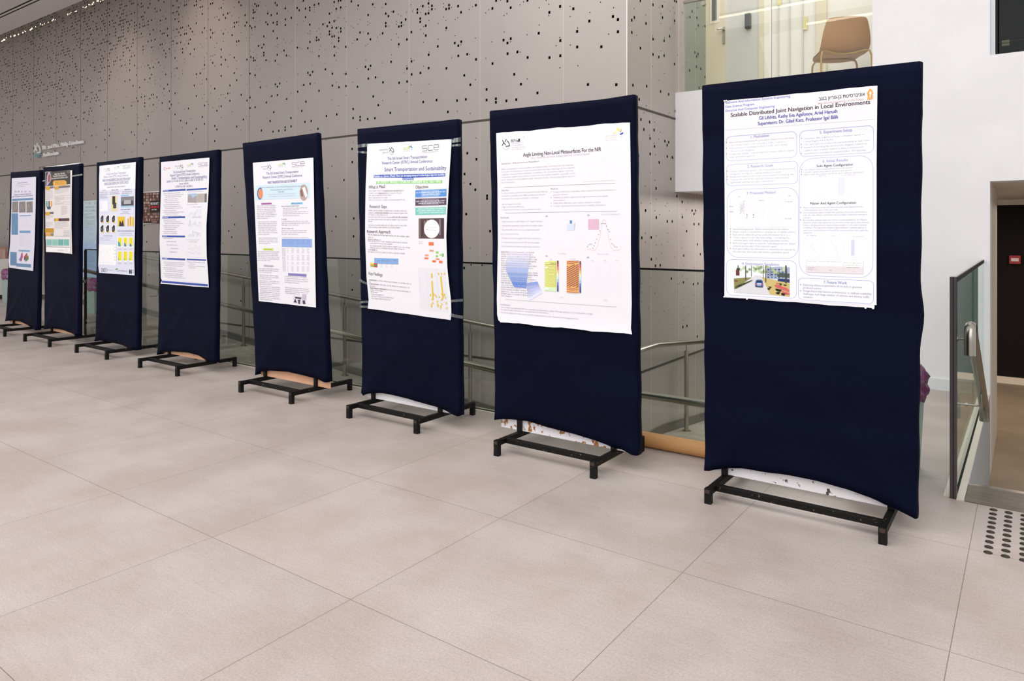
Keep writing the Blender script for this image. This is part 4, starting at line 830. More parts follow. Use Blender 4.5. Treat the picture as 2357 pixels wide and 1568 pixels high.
p.poly([(1743, 646), (1754, 646.5), (1755.5, 650.5), (1741.5, 650)], '23304c'); p.rect(1739.5, 653, 1742, 656, 'e04050'); p.rect(1754.5, 653.5, 1757, 656.5, 'e04050'); p.rect(1743.5, 651.8, 1753, 655, 'cfd8ea'); p.rect(1740, 658.5, 1756.5, 660.5, '202634'); p.rect(1744, 656, 1752, 658.5, '8fa0c8')
done(p, 'white poster with pale blue rounded boxes and a street picture, on joint navigation', [(1669, 233), (1673.5, 232.5), (1668.5, 683), (1720.5, 688), (1993, 708.5), (2010.5, 709.5)])
# ---- second board: metasurfaces
p = Poster(BD[2]['yf'] - 0.005, lambda q: 0.006 * math.sin((q[0] + 2.8) * 3.2) ** 2 + 0.012 * max(0, (0.86 - q[2]) / 0.12) ** 2 * (1 if q[2] < 0.86 else 0) * 0.8)
p.sheet([(1142, 307), (1145, 420), (1146, 560), (1143.5, 690), (1144.5, 724), (1148, 737), (1153, 741)], [(1450, 281), (1452, 430), (1452, 560), (1452.5, 600), (1454, 700), (1452.5, 756), (1456, 770)], wave=0.0025)
biu(p, 1165, 332.5, 8.8, '3c423e', 'd8e6ee')
p.txt('BIN', 1176.5, 327.5, 1190, 18, '4a4e4c', 0.0); p.rect(1191, 323.5, 1193, 326.5, '4a4e4c'); p.rect(1193.5, 319.8, 1197.5, 326.5, '3c423e')
for i, (v, w2_) in enumerate(((331, 25), (336.5, 28), (341.5, 32), (346, 31))): p.words(1178, v, 1178 + w2_, 6, 'cfc9d2')
p.disc(1207, 314, 0.003, 'e8b8a8', 8); p.line([(1204, 322), (1208, 317), (1209, 322)], 1.2, 'f0dcd4')
for pts, c in (([(1419, 296), (1423, 294.5), (1428, 300.5), (1425, 303.5)], 'eee95a'), ([(1411, 307), (1418, 301.5), (1419, 304.5), (1412, 309)], 'f0ea90'), ([(1428, 298), (1431, 296.5), (1430, 304.5), (1427, 305.5)], 'd3b4bc'), ([(1426, 309), (1434, 304), (1435, 307.5), (1428, 311)], '4a52b0'), ([(1426, 314), (1432, 311), (1432.5, 315), (1428, 316)], 'cfe2f4')): p.poly(pts, c)
for v in (314.5, 319, 324.5): p.words(1393, v, 1421, 6, 'e6e4ee' if v != 319 else 'f0efd2')
p.txt('Angle Limiting Non-Local Metasurfaces For the NIR', 1205, 360.8, 1384, 23, '3f3040', 0.008)
p.words(1223.5, 366, 1361, 9, 'd9d4dc'); p.txt('Introduction – What are Non-Local Metasurfaces?', 1154.5, 378.8, 1242, 9, '9c97a0', 0.01, 1)
GB = 'bab7c0'
def body2(lines, u, v, dv, hh=9.5, col=GB):
    for i, (st_, ln) in enumerate(lines):
        if st_: p.txt(st_, u, v + dv * i, u + ln, hh, col, 0.0, 1)
body2([('While conventional local metasurfaces are fundamentally constrained by the individual', 167), ('interaction of meta-atoms, non-local metasurfaces leverage long-range electromagnetic', 171), ('coupling to transcend these limitations. Operating in the momentum regime, non-local', 166), ('metasurfaces enable unprecedented control over the radiation pattern, especially on the', 171), ("wave's frequency and propagation angle, taking the hurdle of being physically located in", 169), ('the Fourier plane.', 32)], 1154, 391.5, 6.1)
p.line([(1160, 432), (1416, 421.7)], 1.6, '8c8a90'); p.line([(1163.5, 490.6), (1420, 486)], 1.6, '8c8a90'); p.line([(1164, 689.3), (1420, 707)], 1.4, '9c9aa0')
for u, v in ((1346, 363), (1384, 361), (1347, 391), (1384, 389)):
    p.line([(u, v + 1), (u + 26, v - 0.5)], 0.5, 'ead6da'); p.line([(u + 11, v + 1), (u + 11, v + 24)], 0.6, 'dfdce8'); p.line([(u + 2, v + 12), (u + 22, v + 11)], 0.6, 'e4dfe6')
p.words(1342, 419.5, 1417, 5, 'd6d2d8')
p.txt('Objectives', 1154, 440.2, 1172, 9, '9a96a0', 0.012, 1)
body2([('To demonstrate a polarization-independent angular filtering', 107), ('metasurface operating at the NIR by utilizing the inherent', 103), ('advantages of non-local metasurfaces, achieving:', 87), ('', 0), ('• Broad angular selectivity', 46), ('• High transmission efficiency', 52), ('• Consistent performance across polarization states', 92)], 1154, 446.5, 6.35)
p.txt('Methods', 1269, 436.8, 1285.5, 9, '9a96a0', 0.012, 1)
body2([('Design and fabricate metasurface with coupled silicon nanoresonators, in', 143), ('periodic structure', 34), ('Optimize geometric symmetry for high transmission and angular', 125), ('discrimination', 27), ('Utilize finite difference time domain simulation analysis', 108), ('Conduct experimental measurements to validate simulations', 119)], 1275, 443.6, 6.5)
for v in (442, 455, 468, 474.3): p.disc(1270, v, 0.0028, 'a8a4ac', 8)
p.txt('Key Results', 1153, 502.5, 1172, 9, '9a96a0', 0.012, 1)
body2([('• High transmission >80% within ±15° angular window', 97), ('• Substantial transmission suppression at larger angles', 98), ('• Experimental results are in good agreement with', 90), ('   theoretical predictions', 42), ('• Robust performance against fabrication tolerances', 93), ('• Consistent operation around 940 nm wavelength', 89), ('• Demonstrated polarization independent behavior', 91)], 1153, 511.7, 9.45)
# printed blue hexagons (a gradient printed on the sheet)
for i in range(8):
    t0, t1 = i / 8, (i + 1) / 8; cc = ['eceaf6', 'e3e2f4', 'd6d9f1', 'c3cbee', 'a9bbea', '8eaae6', '7397e0', '5e88dc'][i]
    lf = lambda t: 1171 - 7.5 * min(t, 0.55) / 0.55 + max(0, t - 0.55) / 0.45 * 20.5; v = lambda t: 570 + t * 91
    p.poly([(lf(t0), v(t0)), (1222 - 10 * t0, v(t0) + 2), (1222 - 10 * t1, v(t1) + 2), (lf(t1), v(t1))], cc)
for i in range(5):
    t0, t1 = i / 5, (i + 1) / 5; p.poly([(1212 + 6 * t0, 652 + 42 * t0), (1238 + 12 * t0, 648 + 26 * t0), (1238 + 12 * t1, 648 + 26 * t1), (1212 + 6 * t1, 652 + 42 * t1)], ['8ea2e2', 'a5b2e6', 'bac3ec', 'cdd2f0', 'dfe1f5'][i])
p.txt('Angle limiting non local metasurface. (a) Spectral', 1153, 581, 1230, 8, '8f8b98', 0.01, 1)
random.seed(21)
for i in range(20): p.words(1153.5, 586.2 + i * 5.05, 1153.5 + random.uniform(72, 90) * (0.35 if i in (7, 19) else 1), 7, 'a9a6b4' if i not in (9, 13) else '85829a')
p.txt('Conclusions', 1151.5, 702.3, 1175, 9, '9a96a0', 0.01, 1)
for st_, v0, u1, v1 in (('• Successfully demonstrated effective polarization-independent angular filtering using non-local metasurface design.', 708.5, 1366, 724.5), ('• Provided a viable alternative to conventional local metasurfaces.', 714, 1265, 722), ('• Potential applications in free-space optical communications, active detectors and imaging systems.', 720.3, 1333, 735.5)):
    p.txt(st_, 1151.5, v0, u1, 9.5, 'b3b0b8', 0.0, 1, v1=v1)
for st_, u, v in (('(a)', 1257, 499), ('(b)', 1353, 497), ('(c)', 1257, 590.5), ('(d)', 1351.5, 594)): p.txt(st_, u, v, u + 5, 9, '8a8690', 0.01, 1)
p.frame(1260, 506, 1330, 574, 0.5, 'e6e2ea'); p.rect(1312.8, 507.5, 1317.6, 514.5, '5f86cc'); p.rect(1306, 516, 1323, 530, 'd3def2'); p.poly([(1323, 516), (1325, 511), (1324, 525), (1322, 529)], 'b9c9ea')
p.rect(1355, 504.5, 1379, 528, 'e6c3d6')
for i in range(8):
    p.line([(1356 + i * 3, 505.5), (1356 + i * 3, 527)], 1.0, 'b26a94')
    if i < 6: p.line([(1355, 507 + i * 3.6), (1379, 506.3 + i * 3.6)], 0.8, 'c58cae')
p.frame(1353, 500, 1430, 577, 0.5, 'e4e0e8')
p.line([(1352, 574), (1358, 572.5), (1364, 576), (1371, 575), (1376, 566), (1381, 545), (1385, 520), (1388, 508), (1391, 505), (1394, 509), (1398, 525), (1402, 553), (1407, 570), (1413, 576), (1421, 576), (1428, 573)], 0.9, 'eaa9ae')
for q in ((1353, 568), (1356, 564), (1359, 562), (1362, 562), (1365, 571), (1368, 566), (1371, 559), (1374, 551), (1378, 540), (1381, 531), (1384, 515), (1388, 514.5), (1391, 514.5), (1394, 515.5), (1396, 520.5), (1400, 528.5), (1403, 533), (1406, 551), (1409, 561), (1413, 565), (1416, 568.5), (1420, 569)): p.disc(q[0], q[1], 0.0022, '5c5862', 8)
p.rect(1255.3, 600, 1282, 669, 'dde58e'); p.rect(1255.3, 661, 1282, 669.5, 'cfeec0')
for i in range(9):
    for j in range(16):
        if j > 0 or i > 3: p.rect(1256.5 + i * 2.9, 605 + j * 3.5, 1258.2 + i * 2.9, 606.4 + j * 3.5, ('e8c64a', '8fcf9a', 'e9a24a')[(i * 2 + j) % 3] if j > 1 else '8a5a3a')
p.rect(1256, 599.5, 1265, 603.5, 'f2f2d2'); p.rect(1256.5, 661, 1266, 667, 'eef6e4'); p.rect(1257, 614, 1263, 618, 'f2f6e0')
def cbar(u, v0, v1):
    cs = ('7a2a2a', 'd04038', 'ea7a40', 'f2c860', 'f4efc0', 'c9e6ee', '9fc4e6', '5f72c4', '3a3ca0', '2c2c7c'); n = len(cs)
    for i, c in enumerate(cs): p.rect(u, v0 + (v1 - v0) * i / n, u + 2.8, v0 + (v1 - v0) * (i + 1) / n, c)
cbar(1284.3, 600, 671); cbar(1335.5, 601.5, 674)
p.rect(1306.3, 600, 1333.5, 673, 'f0b070')
def clipl(a, b, w_, c):
    p.line([a, b], w_, c)
for i in range(26):
    a0 = 614 + i * 2.45; b0 = a0 - 15; ua, ub = 1306.6, 1333.2; m_ = (ub - ua) / 15
    if a0 > 660: ua += (a0 - 660) * m_; a0 = 660
    if b0 < 609: ub -= (609 - b0) * m_; b0 = 609
    if ub - ua > 2: p.line([(ua, a0), (ub, b0)], 3.6 if i % 2 == 0 else 1.8, ('3a2440', 'c0504a')[i % 2])
for i in range(4): p.line([(1306.6, 603 + i * 2.4), (1333.2, 600.5 + i * 2.0)], 2.2, ('3a2440', 'c8584a', '3a2440', 'f6d070')[i])
for i in range(5): p.line([(1306.6, 661 + i * 2.6), (1320, 664 + i * 2.0), (1333.2, 661 + i * 2.8)], 2.0, ('3a2440', 'c8584a', '3a2440', 'e9b25a', '5a2c50')[i])
for j in range(3):
    p.frame(1354 + j * 26.5, 604, 1376 + j * 27, 675, 0.5, 'e2dfe6'); p.words(1361 + j * 28, 600.5, 1369 + j * 28, 5, 'cac6ce')
    for i in range(4): p.line([(1357 + j * 26.5 + i * 5.5, 611), (1357 + j * 26.5 + i * 5.5, 669)], 0.5, 'e0dde6')
for u, v, w2_ in ((1286, 584, 18), (1375, 585, 30), (1384, 494, 44), (1289, 684.5, 10), (1390, 691, 10), (1267, 597, 5), (1312, 597, 18)): p.words(u, v, u + w2_, 5, 'c6c2ca')
done(p, 'white poster with blue hexagon print and colour maps, titled on angle limiting metasurfaces')
# ---- third board: mobility as a service, held by clear tape
p = Poster(BD[3]['yf'] - 0.005, lambda q: 0.004 + 0.012 * math.sin(max(0, min(1, (q[2] - 0.75) / 1.2)) * math.pi) * (0.3 + 0.7 * ((q[0] + 3.65) / 0.42) ** 2))
Lp = [(845.5, 331.5), (846, 345), (844, 430), (843.5, 540), (846, 640), (850, 690), (847.5, 710)]
Rp = [(1040.5, 320.5), (1040, 335), (1036, 430), (1031, 540), (1033, 620), (1040, 690), (1040, 722), (1038, 737)]
p.sheet([Lp[0]] + Lp[1:], Rp, wave=0.0008)
def hdr(p, uh, vh, s, ub, vb, ul, vl, uS, vS, wS, hS, dark='3a3c40'):
    p.txt('הטיסרבינוא', uh, vh, uh + s * 2.4, p.mm(uh) * s * 0.42, '6c6e74', 0.0, 2); p.txt('ןליא-רב', uh + s * 0.9, vh + s * 0.75, uh + s * 2.4, p.mm(uh) * s * 0.42, '6c6e74', 0.0, 2)
    biu(p, ub, vb, s * 0.76, dark, 'a8d4e4', 0.82); leaf(p, ul, vl, s * 0.62)
    for i, c in enumerate(('d9e48a', 'c3d86a', 'd0d4d8')): p.words(ul - s * 1.9, vl + s * (0.1 + 0.42 * i), ul - s * 0.1, p.mm(ul) * s * 0.24, c, 0.7)
    sce(p, uS, vS, wS, hS, dark, p.mm(uS) * s * 0.11); p.words(uS, vS + hS + s * 0.55, uS + wS, p.mm(uS) * s * 0.17, 'a8a6ac')
hdr(p, 874.5, 347.5, 8.5, 902.5, 347, 945.5, 341, 973, 336.5, 38, 11.5)
T3 = '55529a'
p.txt('The 5th Israeli Smart Transportation', 893, 368.6, 984, 21, T3, 0.0, v1=363.8); p.txt('Research Center (ISTRC) Annual Conference:', 881, 378.5, 997.5, 21, T3, 0.0, v1=374)
p.txt('Smart Transportation and Sustainability', 886.5, 394.8, 1029.5, 28, '4a4590', 0.0, v1=391.2)
p.poly([(862, 403), (1027.5, 399), (1027.5, 406.5), (953.5, 409), (953.5, 414.5), (928, 415), (928, 409.3), (862, 409)], '3f5cb4')
p.txt('Mobility as a Service (MaaS): How can emerging transport technologies improve mobility', 863, 408.6, 1026, 16, 'e8ecfa', 0.02, 1, v1=404.6); p.txt('inclusiveness?', 929, 413.8, 953, 14, 'e8ecfa', 0.02, 1, v1=413.3)
p.poly([(868, 417.3), (1020.5, 415), (1020.5, 422), (868, 423.3)], '8fce82'); p.words(870, 422.2, 1018, 16, 'eef8ea', 0.5, v1=420.6)
HK = '54484c'
p.txt('What is MaaS', 851, 434.8, 888.5, 24, HK, 0.004); p.txt('Objectives', 958.5, 434.5, 988, 22, HK, 0.004); p.txt('Research Gaps', 853.5, 478.6, 892, 23, HK, 0.004, v1=479.5); p.txt('Research Approach', 848, 536.3, 900.5, 24, HK, 0.004, v1=537.5); p.txt('Key Findings', 851, 632.5, 882, 24, HK, 0.004, v1=636.3)
random.seed(5)
def bw(u, v, ln, col='b8b2b8', h=8, sl_=0.0): p.words(u, v, u + ln, h, col, v1=v + sl_ * ln)
for v, ln in ((441, 82), (446.5, 76), (451.5, 53), (457, 43), (462.3, 84)): bw(851, v, ln, sl_=-0.01)
bw(887, 441, 40, '8c8288', sl_=-0.01); bw(873, 446.5, 20, '8c8288')
for v, ln in ((486, 89), (491.5, 90), (496, 45), (501, 90), (506.5, 90), (511, 10), (519.5, 90), (524.5, 74)): bw(850.5, v, ln, 'aaa2a8', sl_=0.015)
bw(868, 491.5, 30, '857a80', sl_=0.015); bw(905, 501, 36, '857a80', sl_=0.015)
for v, ln, o_ in ((541.5, 96, 0), (547.5, 13, 0), (552.5, 30, 0), (556, 90, 0), (561, 53, 4), (567, 92, 4), (571.5, 79, 4), (576, 22, 0), (581, 84, 0)): bw(850 + o_, v, ln, 'aaa2a8' if v not in (541.5, 552.5, 576) else '857a80', sl_=0.05)
for v, ln, o_ in ((645.5, 97, 0), (650, 5, 0), (654.5, 93, 1), (659.5, 13, 1), (664, 94, 2), (668.5, 30, 2), (673, 17, 3), (678, 29, 4), (682.5, 52, 5), (687.5, 46, 5)): bw(851.5 + o_, v, ln, 'aaa2a8', sl_=0.1)
for v, ln, o_ in ((645.5, 17, 0), (654.5, 20, 1), (664, 40, 2)): bw(851.5 + o_, v, ln, '6e6468', sl_=0.1)
p.rect(958, 438.3, 1031, 454.8, '5f93d6'); p.rect(958, 457.8, 1031, 474, '5f4f62'); p.rect(958, 478.2, 1030, 495, '7fcabc')
p.rect(972, 438.6, 1013, 454.6, '8db1e0'); p.rect(973, 458, 1013, 474, '86788a')
for v, a, b in ((445.5, 960, 1029), (450, 975, 1018), (465.5, 960, 1029), (470, 965, 1027), (482.5, 965, 1029), (487, 962, 1028), (491.5, 966, 1028)): p.words(a, v, b, 8, 'eef2f6', 0.5)
p.rect(966, 503, 1026, 549, '5c4a4c')
for i, c in enumerate(('7d6b6a', '4a3c40', '8f7a74', '9c8f8f', '6d5a5c', '4c4450', '7c7480', '5a5058', '8a8288', '484048')): p.rect(967 + i * 5.9, 503.5 + (i * 7) % 9, 970.5 + i * 5.9, 548 - (i * 5) % 11, c)
p.disc(996.5, 527, 0.073, 'fbfbfc', 28, 0.064); p.txt('The pilot survey –', 983.5, 524.5, 1010, 9, '8c8890', 0, 1); p.txt('MaaS packages', 985, 530.5, 1008.5, 9, '8c8890', 0, 1)
for u0, v0, u1, v1, c in ((989.5, 557.5, 1001, 565, 'ee7a4c'), (991.5, 575, 1000.5, 579, 'f09a78'), (980.5, 585.5, 989, 589.5, 'f3a088'), (979.5, 592.3, 988.5, 596.5, 'ee7a5c'), (1006.5, 579, 1012, 583.5, '8fcf5a'), (1006, 587.5, 1011, 592, '8fcf5a'), (1015, 585, 1019, 588.5, 'b4dc8a'), (1020.5, 583.5, 1025, 590.5, '84c06a'), (1006, 595, 1014.5, 597.5, 'ee7a4c'), (998, 599, 1006, 603.5, 'ee7038'), (1013.5, 600, 1021.5, 605.5, 'f07a54')): p.rect(u0, v0, u1, v1, c)
p.line([(998, 578), (1025, 579)], 0.8, 'c8c4c8'); p.line([(1000, 579), (1000, 592)], 0.8, 'c8c4c8'); p.words(966, 557, 978, 6, 'c8c4c8'); p.words(966, 561.5, 978, 6, 'c8c4c8')
p.rect(864, 593.7, 918.5, 606.5, '86aade'); p.rect(855, 605, 863, 608, 'f3dc5a'); p.rect(863, 606, 871, 608.7, 'd6404a'); p.rect(855, 608.3, 863, 611, 'f0a04c'); p.rect(863, 609, 871, 611.5, '4aa05a'); p.rect(855, 611.2, 863, 614, '7cc05a'); p.rect(863, 611.8, 871, 614.8, 'd6404a')
for u, w2_ in ((872, 6), (880, 10), (892, 9), (907, 9)): p.words(u, 601, u + w2_, 6, '3c5080')
for j in range(3):
    for u in (879, 891, 903): p.words(u, 609 + j * 3.2, u + 2, 5, '9a969e')
for i in range(29):
    v = 617.5 + i * 3.35; p.line([(965.5 + i * 0.17, v), (1028 + i * 0.2, v + 3.5 + i * 0.1)], 0.7, 'c9c3c9')
for a, b in ((965.5, 970), (984.5, 989), (1007, 1012), (1028, 1033)): p.line([(a, 617), (b, 712)], 0.7, 'c9c3c9')
yl = 'e8c832'
for i in range(34): 
    t = i / 33; p.rect(994.5 + t * 2.5, 629 + i * 1.6 - (0 if i < 7 else -6), 997.5 + t * 2.5, 630.4 + i * 1.6 + (0 if i < 7 else 6), yl)
    if i > 1: p.rect(1015.5 + t * 4.4, 633 + i * 1.45, 1018.7 + t * 4.2, 634.3 + i * 1.45, yl)
for q in ((991, 679), (998, 676), (1002, 679), (1005, 682), (1012, 683), (1018, 677), (1024, 678), (1022, 681), (1026, 685), (1020, 685), (995.5, 689), (996.5, 697), (993.5, 701), (993.5, 705), (1007, 694), (1007.5, 700), (1008, 704), (1017.5, 699.5), (1014.5, 704), (1015, 708), (1028, 697), (1028.5, 709), (1011, 630), (1018, 630), (1025, 630), (1017, 690), (1019, 687)): p.rect(q[0], q[1] - 2, q[0] + 2.4, q[1] + 2, yl)
p3 = done(p, 'white curling poster taped at both sides, with green title band and yellow table')
clear = glassmat('clear_tape', (0.80, 0.84, 0.88), 4.0)
for pts in ([(821, 334), (849, 330), (849, 338), (821, 341)], [(822, 347), (846, 349), (846, 354), (822, 352)], [(1038, 321), (1062, 316), (1062, 327), (1038, 330)], [(1038, 334), (1062, 331), (1062, 337), (1039, 338)], [(829, 641), (847, 651), (847, 656), (829, 647)], [(830, 693), (849, 692), (849, 697), (830, 698)], [(830, 703), (848, 704), (848, 709), (830, 708)], [(1038, 690), (1067, 688), (1067, 694), (1038, 696)], [(1037, 721), (1067, 727), (1067, 734), (1037, 728)]):
    k = MB(); W_ = [atY(u, v, BD[3]['yf'] - 0.005) for u, v in pts]; n_ = 8; vs = []
    for i in range(n_ + 1):
        t = i / n_; a = W_[0].lerp(W_[1], t); b = W_[3].lerp(W_[2], t); yy = BD[3]['yf'] - 0.0065 - 0.010 * math.sin(math.pi * t) ** 2 * (1 if i % 2 else 0.5) - 0.003
        vs += [(a.x, yy, a.z), (b.x, yy - 0.002, b.z)]
    k.add(vs, [(2 * i, 2 * i + 1, 2 * i + 3, 2 * i + 2) for i in range(n_)], clear, False); k.build('tape', p3)
# ---- fourth board
p = Poster(BD[4]['yf'] - 0.005, lambda q: 0.003 + 0.003 * math.sin((q[0] + 5) * 5) ** 2)
p.sheet([(583, 375), (587, 470), (592, 580), (597, 693)], [(722.5, 363), (724.5, 480), (726.5, 600), (728.5, 708)], wave=0.0006)
hdr(p, 602, 386, 6.4, 621.5, 386, 654, 379, 673, 374.5, 29, 8.5)
p.txt('The 5th Israeli Smart Transportation', 614.5, 402.5, 688, 22, T3, 0.0, v1=397.5); p.txt('Research Center (ISTRC) Annual Conference:', 606.5, 411.5, 697.5, 22, T3, 0.0, v1=406.5); p.txt('SMART TRANSPORTATION AND SUSTAINABILITY', 617.5, 423.5, 685.5, 22, T3, 0.004, v1=419)
p.rect(589.5, 427.5, 714.5, 461, 'cfe3ee'); p.disc(600, 446, 0.042, '3f78b4', 24, 0.052); p.disc(601, 446, 0.034, 'f0906a', 20, 0.042); p.line([(597, 440), (603, 438), (599, 446), (605, 450), (599, 454)], 3, 'c8523a')
p.disc(700.5, 443.5, 0.054, 'b9a39c', 24, 0.066); p.poly([(697, 433), (703, 430), (709, 450), (705, 456)], 'e9ecf2'); p.poly([(692, 440), (697, 434), (700, 453), (695, 452)], '8b6c66')
p.txt('Response characteristics of older drivers following a takeover request', 600.5, 433.5, 697, 13, '4c6478', 0.0, 1, v1=430); p.txt('from an autonomous level 3 vehicle', 624, 439, 675, 13, '4c6478', 0.0, 1, v1=437); p.txt('Noam Elor', 641, 443.5, 655.5, 12, '4c6478', 0.008, 1)
p.words(618, 449.5, 682, 9, '9db4c4', v1=447); p.words(620, 454, 680, 9, '9db4c4', v1=452.5)
for st_, a, b, v0, v1, c in (('Introduction', 603, 626.5, 467.5, 471.5, 'b070a8'), ('Results', 670.5, 698, 466.5, 471, '8cc4e6'), ('Objectives of the study', 607.5, 630, 571.5, 576, 'c3dc5a'), ('Methodology', 608.5, 631, 609.5, 614, 'c9bfcc'), ('Conclusions and Contribution', 664, 707, 628.5, 634.5, '8c88c0')):
    p.rect(a, v0, b, v1, c); p.txt(st_, a + 3, v1 - 1.1, b - 3, 9, '4a3a5c', 0.0, 1)
random.seed(9); g4 = 'b2aeb8'
for v0, n, u0, u1, dv in ((475.5, 8, 593, 638, 4.1), (512, 8, 596, 641, 4.1), (549, 4, 597, 643, 4.1), (580, 6, 595, 645, 4.0), (619, 3, 597, 645, 4.0), (634, 3, 599, 645, 4.0), (647, 3, 599, 646, 4.0), (660, 4, 600, 647, 4.1), (673, 5, 600, 648, 4.1)): p.para(u0, v0, u1, dv, n, 8, g4)
for v0, n, u0, u1, dv in ((481, 2, 652, 714, 4), (489.5, 3, 652, 716, 4.2), (511, 3, 649, 716, 4.3), (532, 3, 649, 712, 4.2), (634 + 3, 4, 656, 714, 4.6), (663, 4, 657, 716, 4.2)): p.para(u0, v0, u1, dv, n, 8, g4)
for a, b, v in ((648.5, 692, 476.5), (649, 661, 506), (649.5, 677, 527.5)): p.words(a, v, b, 8, '7c7884')
p.words(650, 547.5, 712, 6, g4); p.rect(649.7, 549.5, 719.5, 568, '8fabe2')
for u in (652, 662, 671, 684, 696, 708):
    for j in range(3): p.words(u, 554 + j * 4, u + 8, 5, '4c5c98')
for j in range(17):
    v = 573 + j * 3.2
    if j not in (4, 9, 12):
        for u in (662, 671.5, 684.5, 696.5, 708): p.words(u, v, u + (3 if u == 662 else 6), 5, 'b0acb8')
    p.words(650 + j * .1, v, 658 + j * .1, 5, 'a09ca8')
p.rect(676, 680, 706, 697, 'dcd6e0'); p.rect(697, 676.5, 706.5, 690, 'c8bcd0')
for pts in ([(677, 696), (681, 687), (685, 697)], [(687, 690), (693, 690), (692, 700), (688, 699)], [(680, 683), (696, 685), (694, 689), (681, 687)], [(698, 692), (703, 691), (705, 700), (699, 700)]): p.poly(pts, '4a4456')
o = done(p, 'tall white poster with pale blue title band and blue table header, on older drivers'); 
# ---- fifth board
p = Poster(BD[5]['yf'] - 0.005, lambda q: 0.004 + 0.004 * math.sin((q[0] + 7) * 4) ** 2 + 0.006 * math.sin(q[2] * 3.5) ** 2)
p.sheet([(372.5, 373.5), (371, 480), (369.5, 560), (371.5, 640), (374, 646), (370.5, 653)], [(483.8, 363), (481, 440), (477.5, 520), (477.5, 590), (480.5, 640), (481.5, 662)], wave=0.0008)
hdr(p, 404, 384.5, 5.6, 420, 384, 444, 379.5, 458.5, 376, 20.5, 6.8)
p.line([(381.5, 385), (378.5, 388), (379, 391.5), (382, 392.5)], 4, 'd0646c'); p.words(383, 390, 394.5, 14, 'e6b4b8')
p.txt('The 5th Israeli Smart Transportation', 400, 399.3, 452, 24, '6a679c', 0.0, v1=395); p.txt('Research Center (ISTRC) Annual Conference:', 393, 406.5, 461, 24, '6a679c', 0.0, v1=402)
p.txt('Smart Transportation and Sustainability', 396, 413.5, 478, 30, '55529a', 0.0, v1=410); p.words(385, 420.5, 470, 18, '77749c', v1=415.5); p.words(414, 425.5, 438.5, 16, '8886a8', v1=424); p.words(404.5, 432, 447, 18, '8886a8', v1=430.5)
nb = '3f55a4'
for a, b, v in ((376.5, 429, 438), (376, 429, 499), (375.5, 429, 542), (374.5, 428.5, 593)): p.rect(a, v, b, v + 4, nb); p.words(a + 1, v + 3, a + 13, 9, 'e6eafa'); 
p.rect(431, 435.5, 477.5, 439, nb); p.rect(432, 595.5, 476, 598.5, nb); p.rect(374, 646, 479.5, 650.5, nb); p.words(424, 649.5, 470, 8, 'dfe4f6')
random.seed(12)
for v0, n, u1 in ((447, 13, 428), (508, 8, 427), (549.5, 1, 412), (604, 9, 429)):
    for i in range(n): p.words(378 + (i % 3) * 2, v0 + i * 4.0 + (i // 3) * 1.0, u1 - random.random() * 22, 8, 'aca9b6')
for i, (a, b) in enumerate(((385, 409), (386, 413), (395, 415), (392, 410))): p.words(a, 557 + i * 8, b, 9, 'aca9b6')
p.rect(434.3, 446.5, 455, 466.5, 'a9c0da'); p.poly([(434.3, 452), (440, 448), (446, 456), (455, 450), (455, 467), (434.3, 466)], 'a8a0a4'); p.rect(455.5, 446.3, 471, 466.6, 'c4bdb6'); p.rect(472, 446, 477.5, 466, '77706c')
for i in range(6): p.rect(456.5 + i * 2.4, 447, 457.5 + i * 2.4, 465, '9c928a')
for v0, v1, c in ((478, 499, 'b8c2e6'), (502, 522, 'a9b6e0'), (526, 545, '8d9bcc')):
    p.frame(435, v0, 466, v1, 0.8, 'd0cedc'); pts = []
    for i in range(26): pts.append((436 + i * 1.15, v1 - 1 - random.random() ** 2 * (v1 - v0 - 4)))
    p.line(pts, 1.6, c)
p.frame(434, 558, 467, 591, 0.8, 'd0cedc')
for c, b in (('e0b0b0', 576), ('a9b6e0', 584), ('e8bcbc', 570)): p.line([(436 + i * 1.5, b - 5 * random.random() - 3 * math.sin(i * 0.7)) for i in range(20)], 1.4, c)
for a, v, b in ((435, 443, 470), (432, 472, 458), (446, 477.5, 466), (446, 501, 466), (432, 553, 462), (438, 557, 458)): p.words(a, v, b, 7, 'b8b5c0')
for i in range(4): p.words(434 + (i % 2) * 3, 604 + i * 4.4, 474 - (i % 2) * 22, 8, 'aca9b6')
done(p, 'white poster with thin dark blue section bars, small graphs and a wavy left edge')
# ---- sixth board
p = Poster(BD[6]['yf'] - 0.005, lambda q: 0.004 + 0.005 * math.sin((q[0] + 8) * 4) ** 2)
p.sheet([(231, 382), (229.5, 410), (229.5, 480), (229.5, 560), (227.5, 610), (229.5, 628)], [(314.5, 373), (313, 440), (312.5, 520), (310.5, 590), (311.5, 634)], mt=mat('poster_paper_blue', 'e3e6f8', rough=0.4))
p.rect(230.5, 383.5, 313.5, 440, 'f4f5fc')
hdr(p, 241, 391, 4.6, 252, 390.5, 273, 385.5, 283.5, 382, 17.5, 5.6)
p.txt('The 5th Israeli Smart Transportation', 246.5, 403.5, 291, 24, '7c7aa8', 0.0, v1=399.5); p.txt('Research Center (ISTRC) Annual Conference:', 241, 410, 296.5, 24, '7c7aa8', 0.0, v1=405.5)
p.txt('WAKE FLOW MEASUREMENTS & DRAG REDUCTION IN HEAVY', 238, 419, 301.5, 30, '5a5896', 0.006, v1=414.5); p.txt('VEHICLES USING PASSIVE FLOW CONTROL DEVICES', 242, 427, 297, 30, '5a5896', 0.006, v1=422.5)
p.words(248.5, 433, 291, 13, '6c6a84', v1=430.5)
random.seed(14)
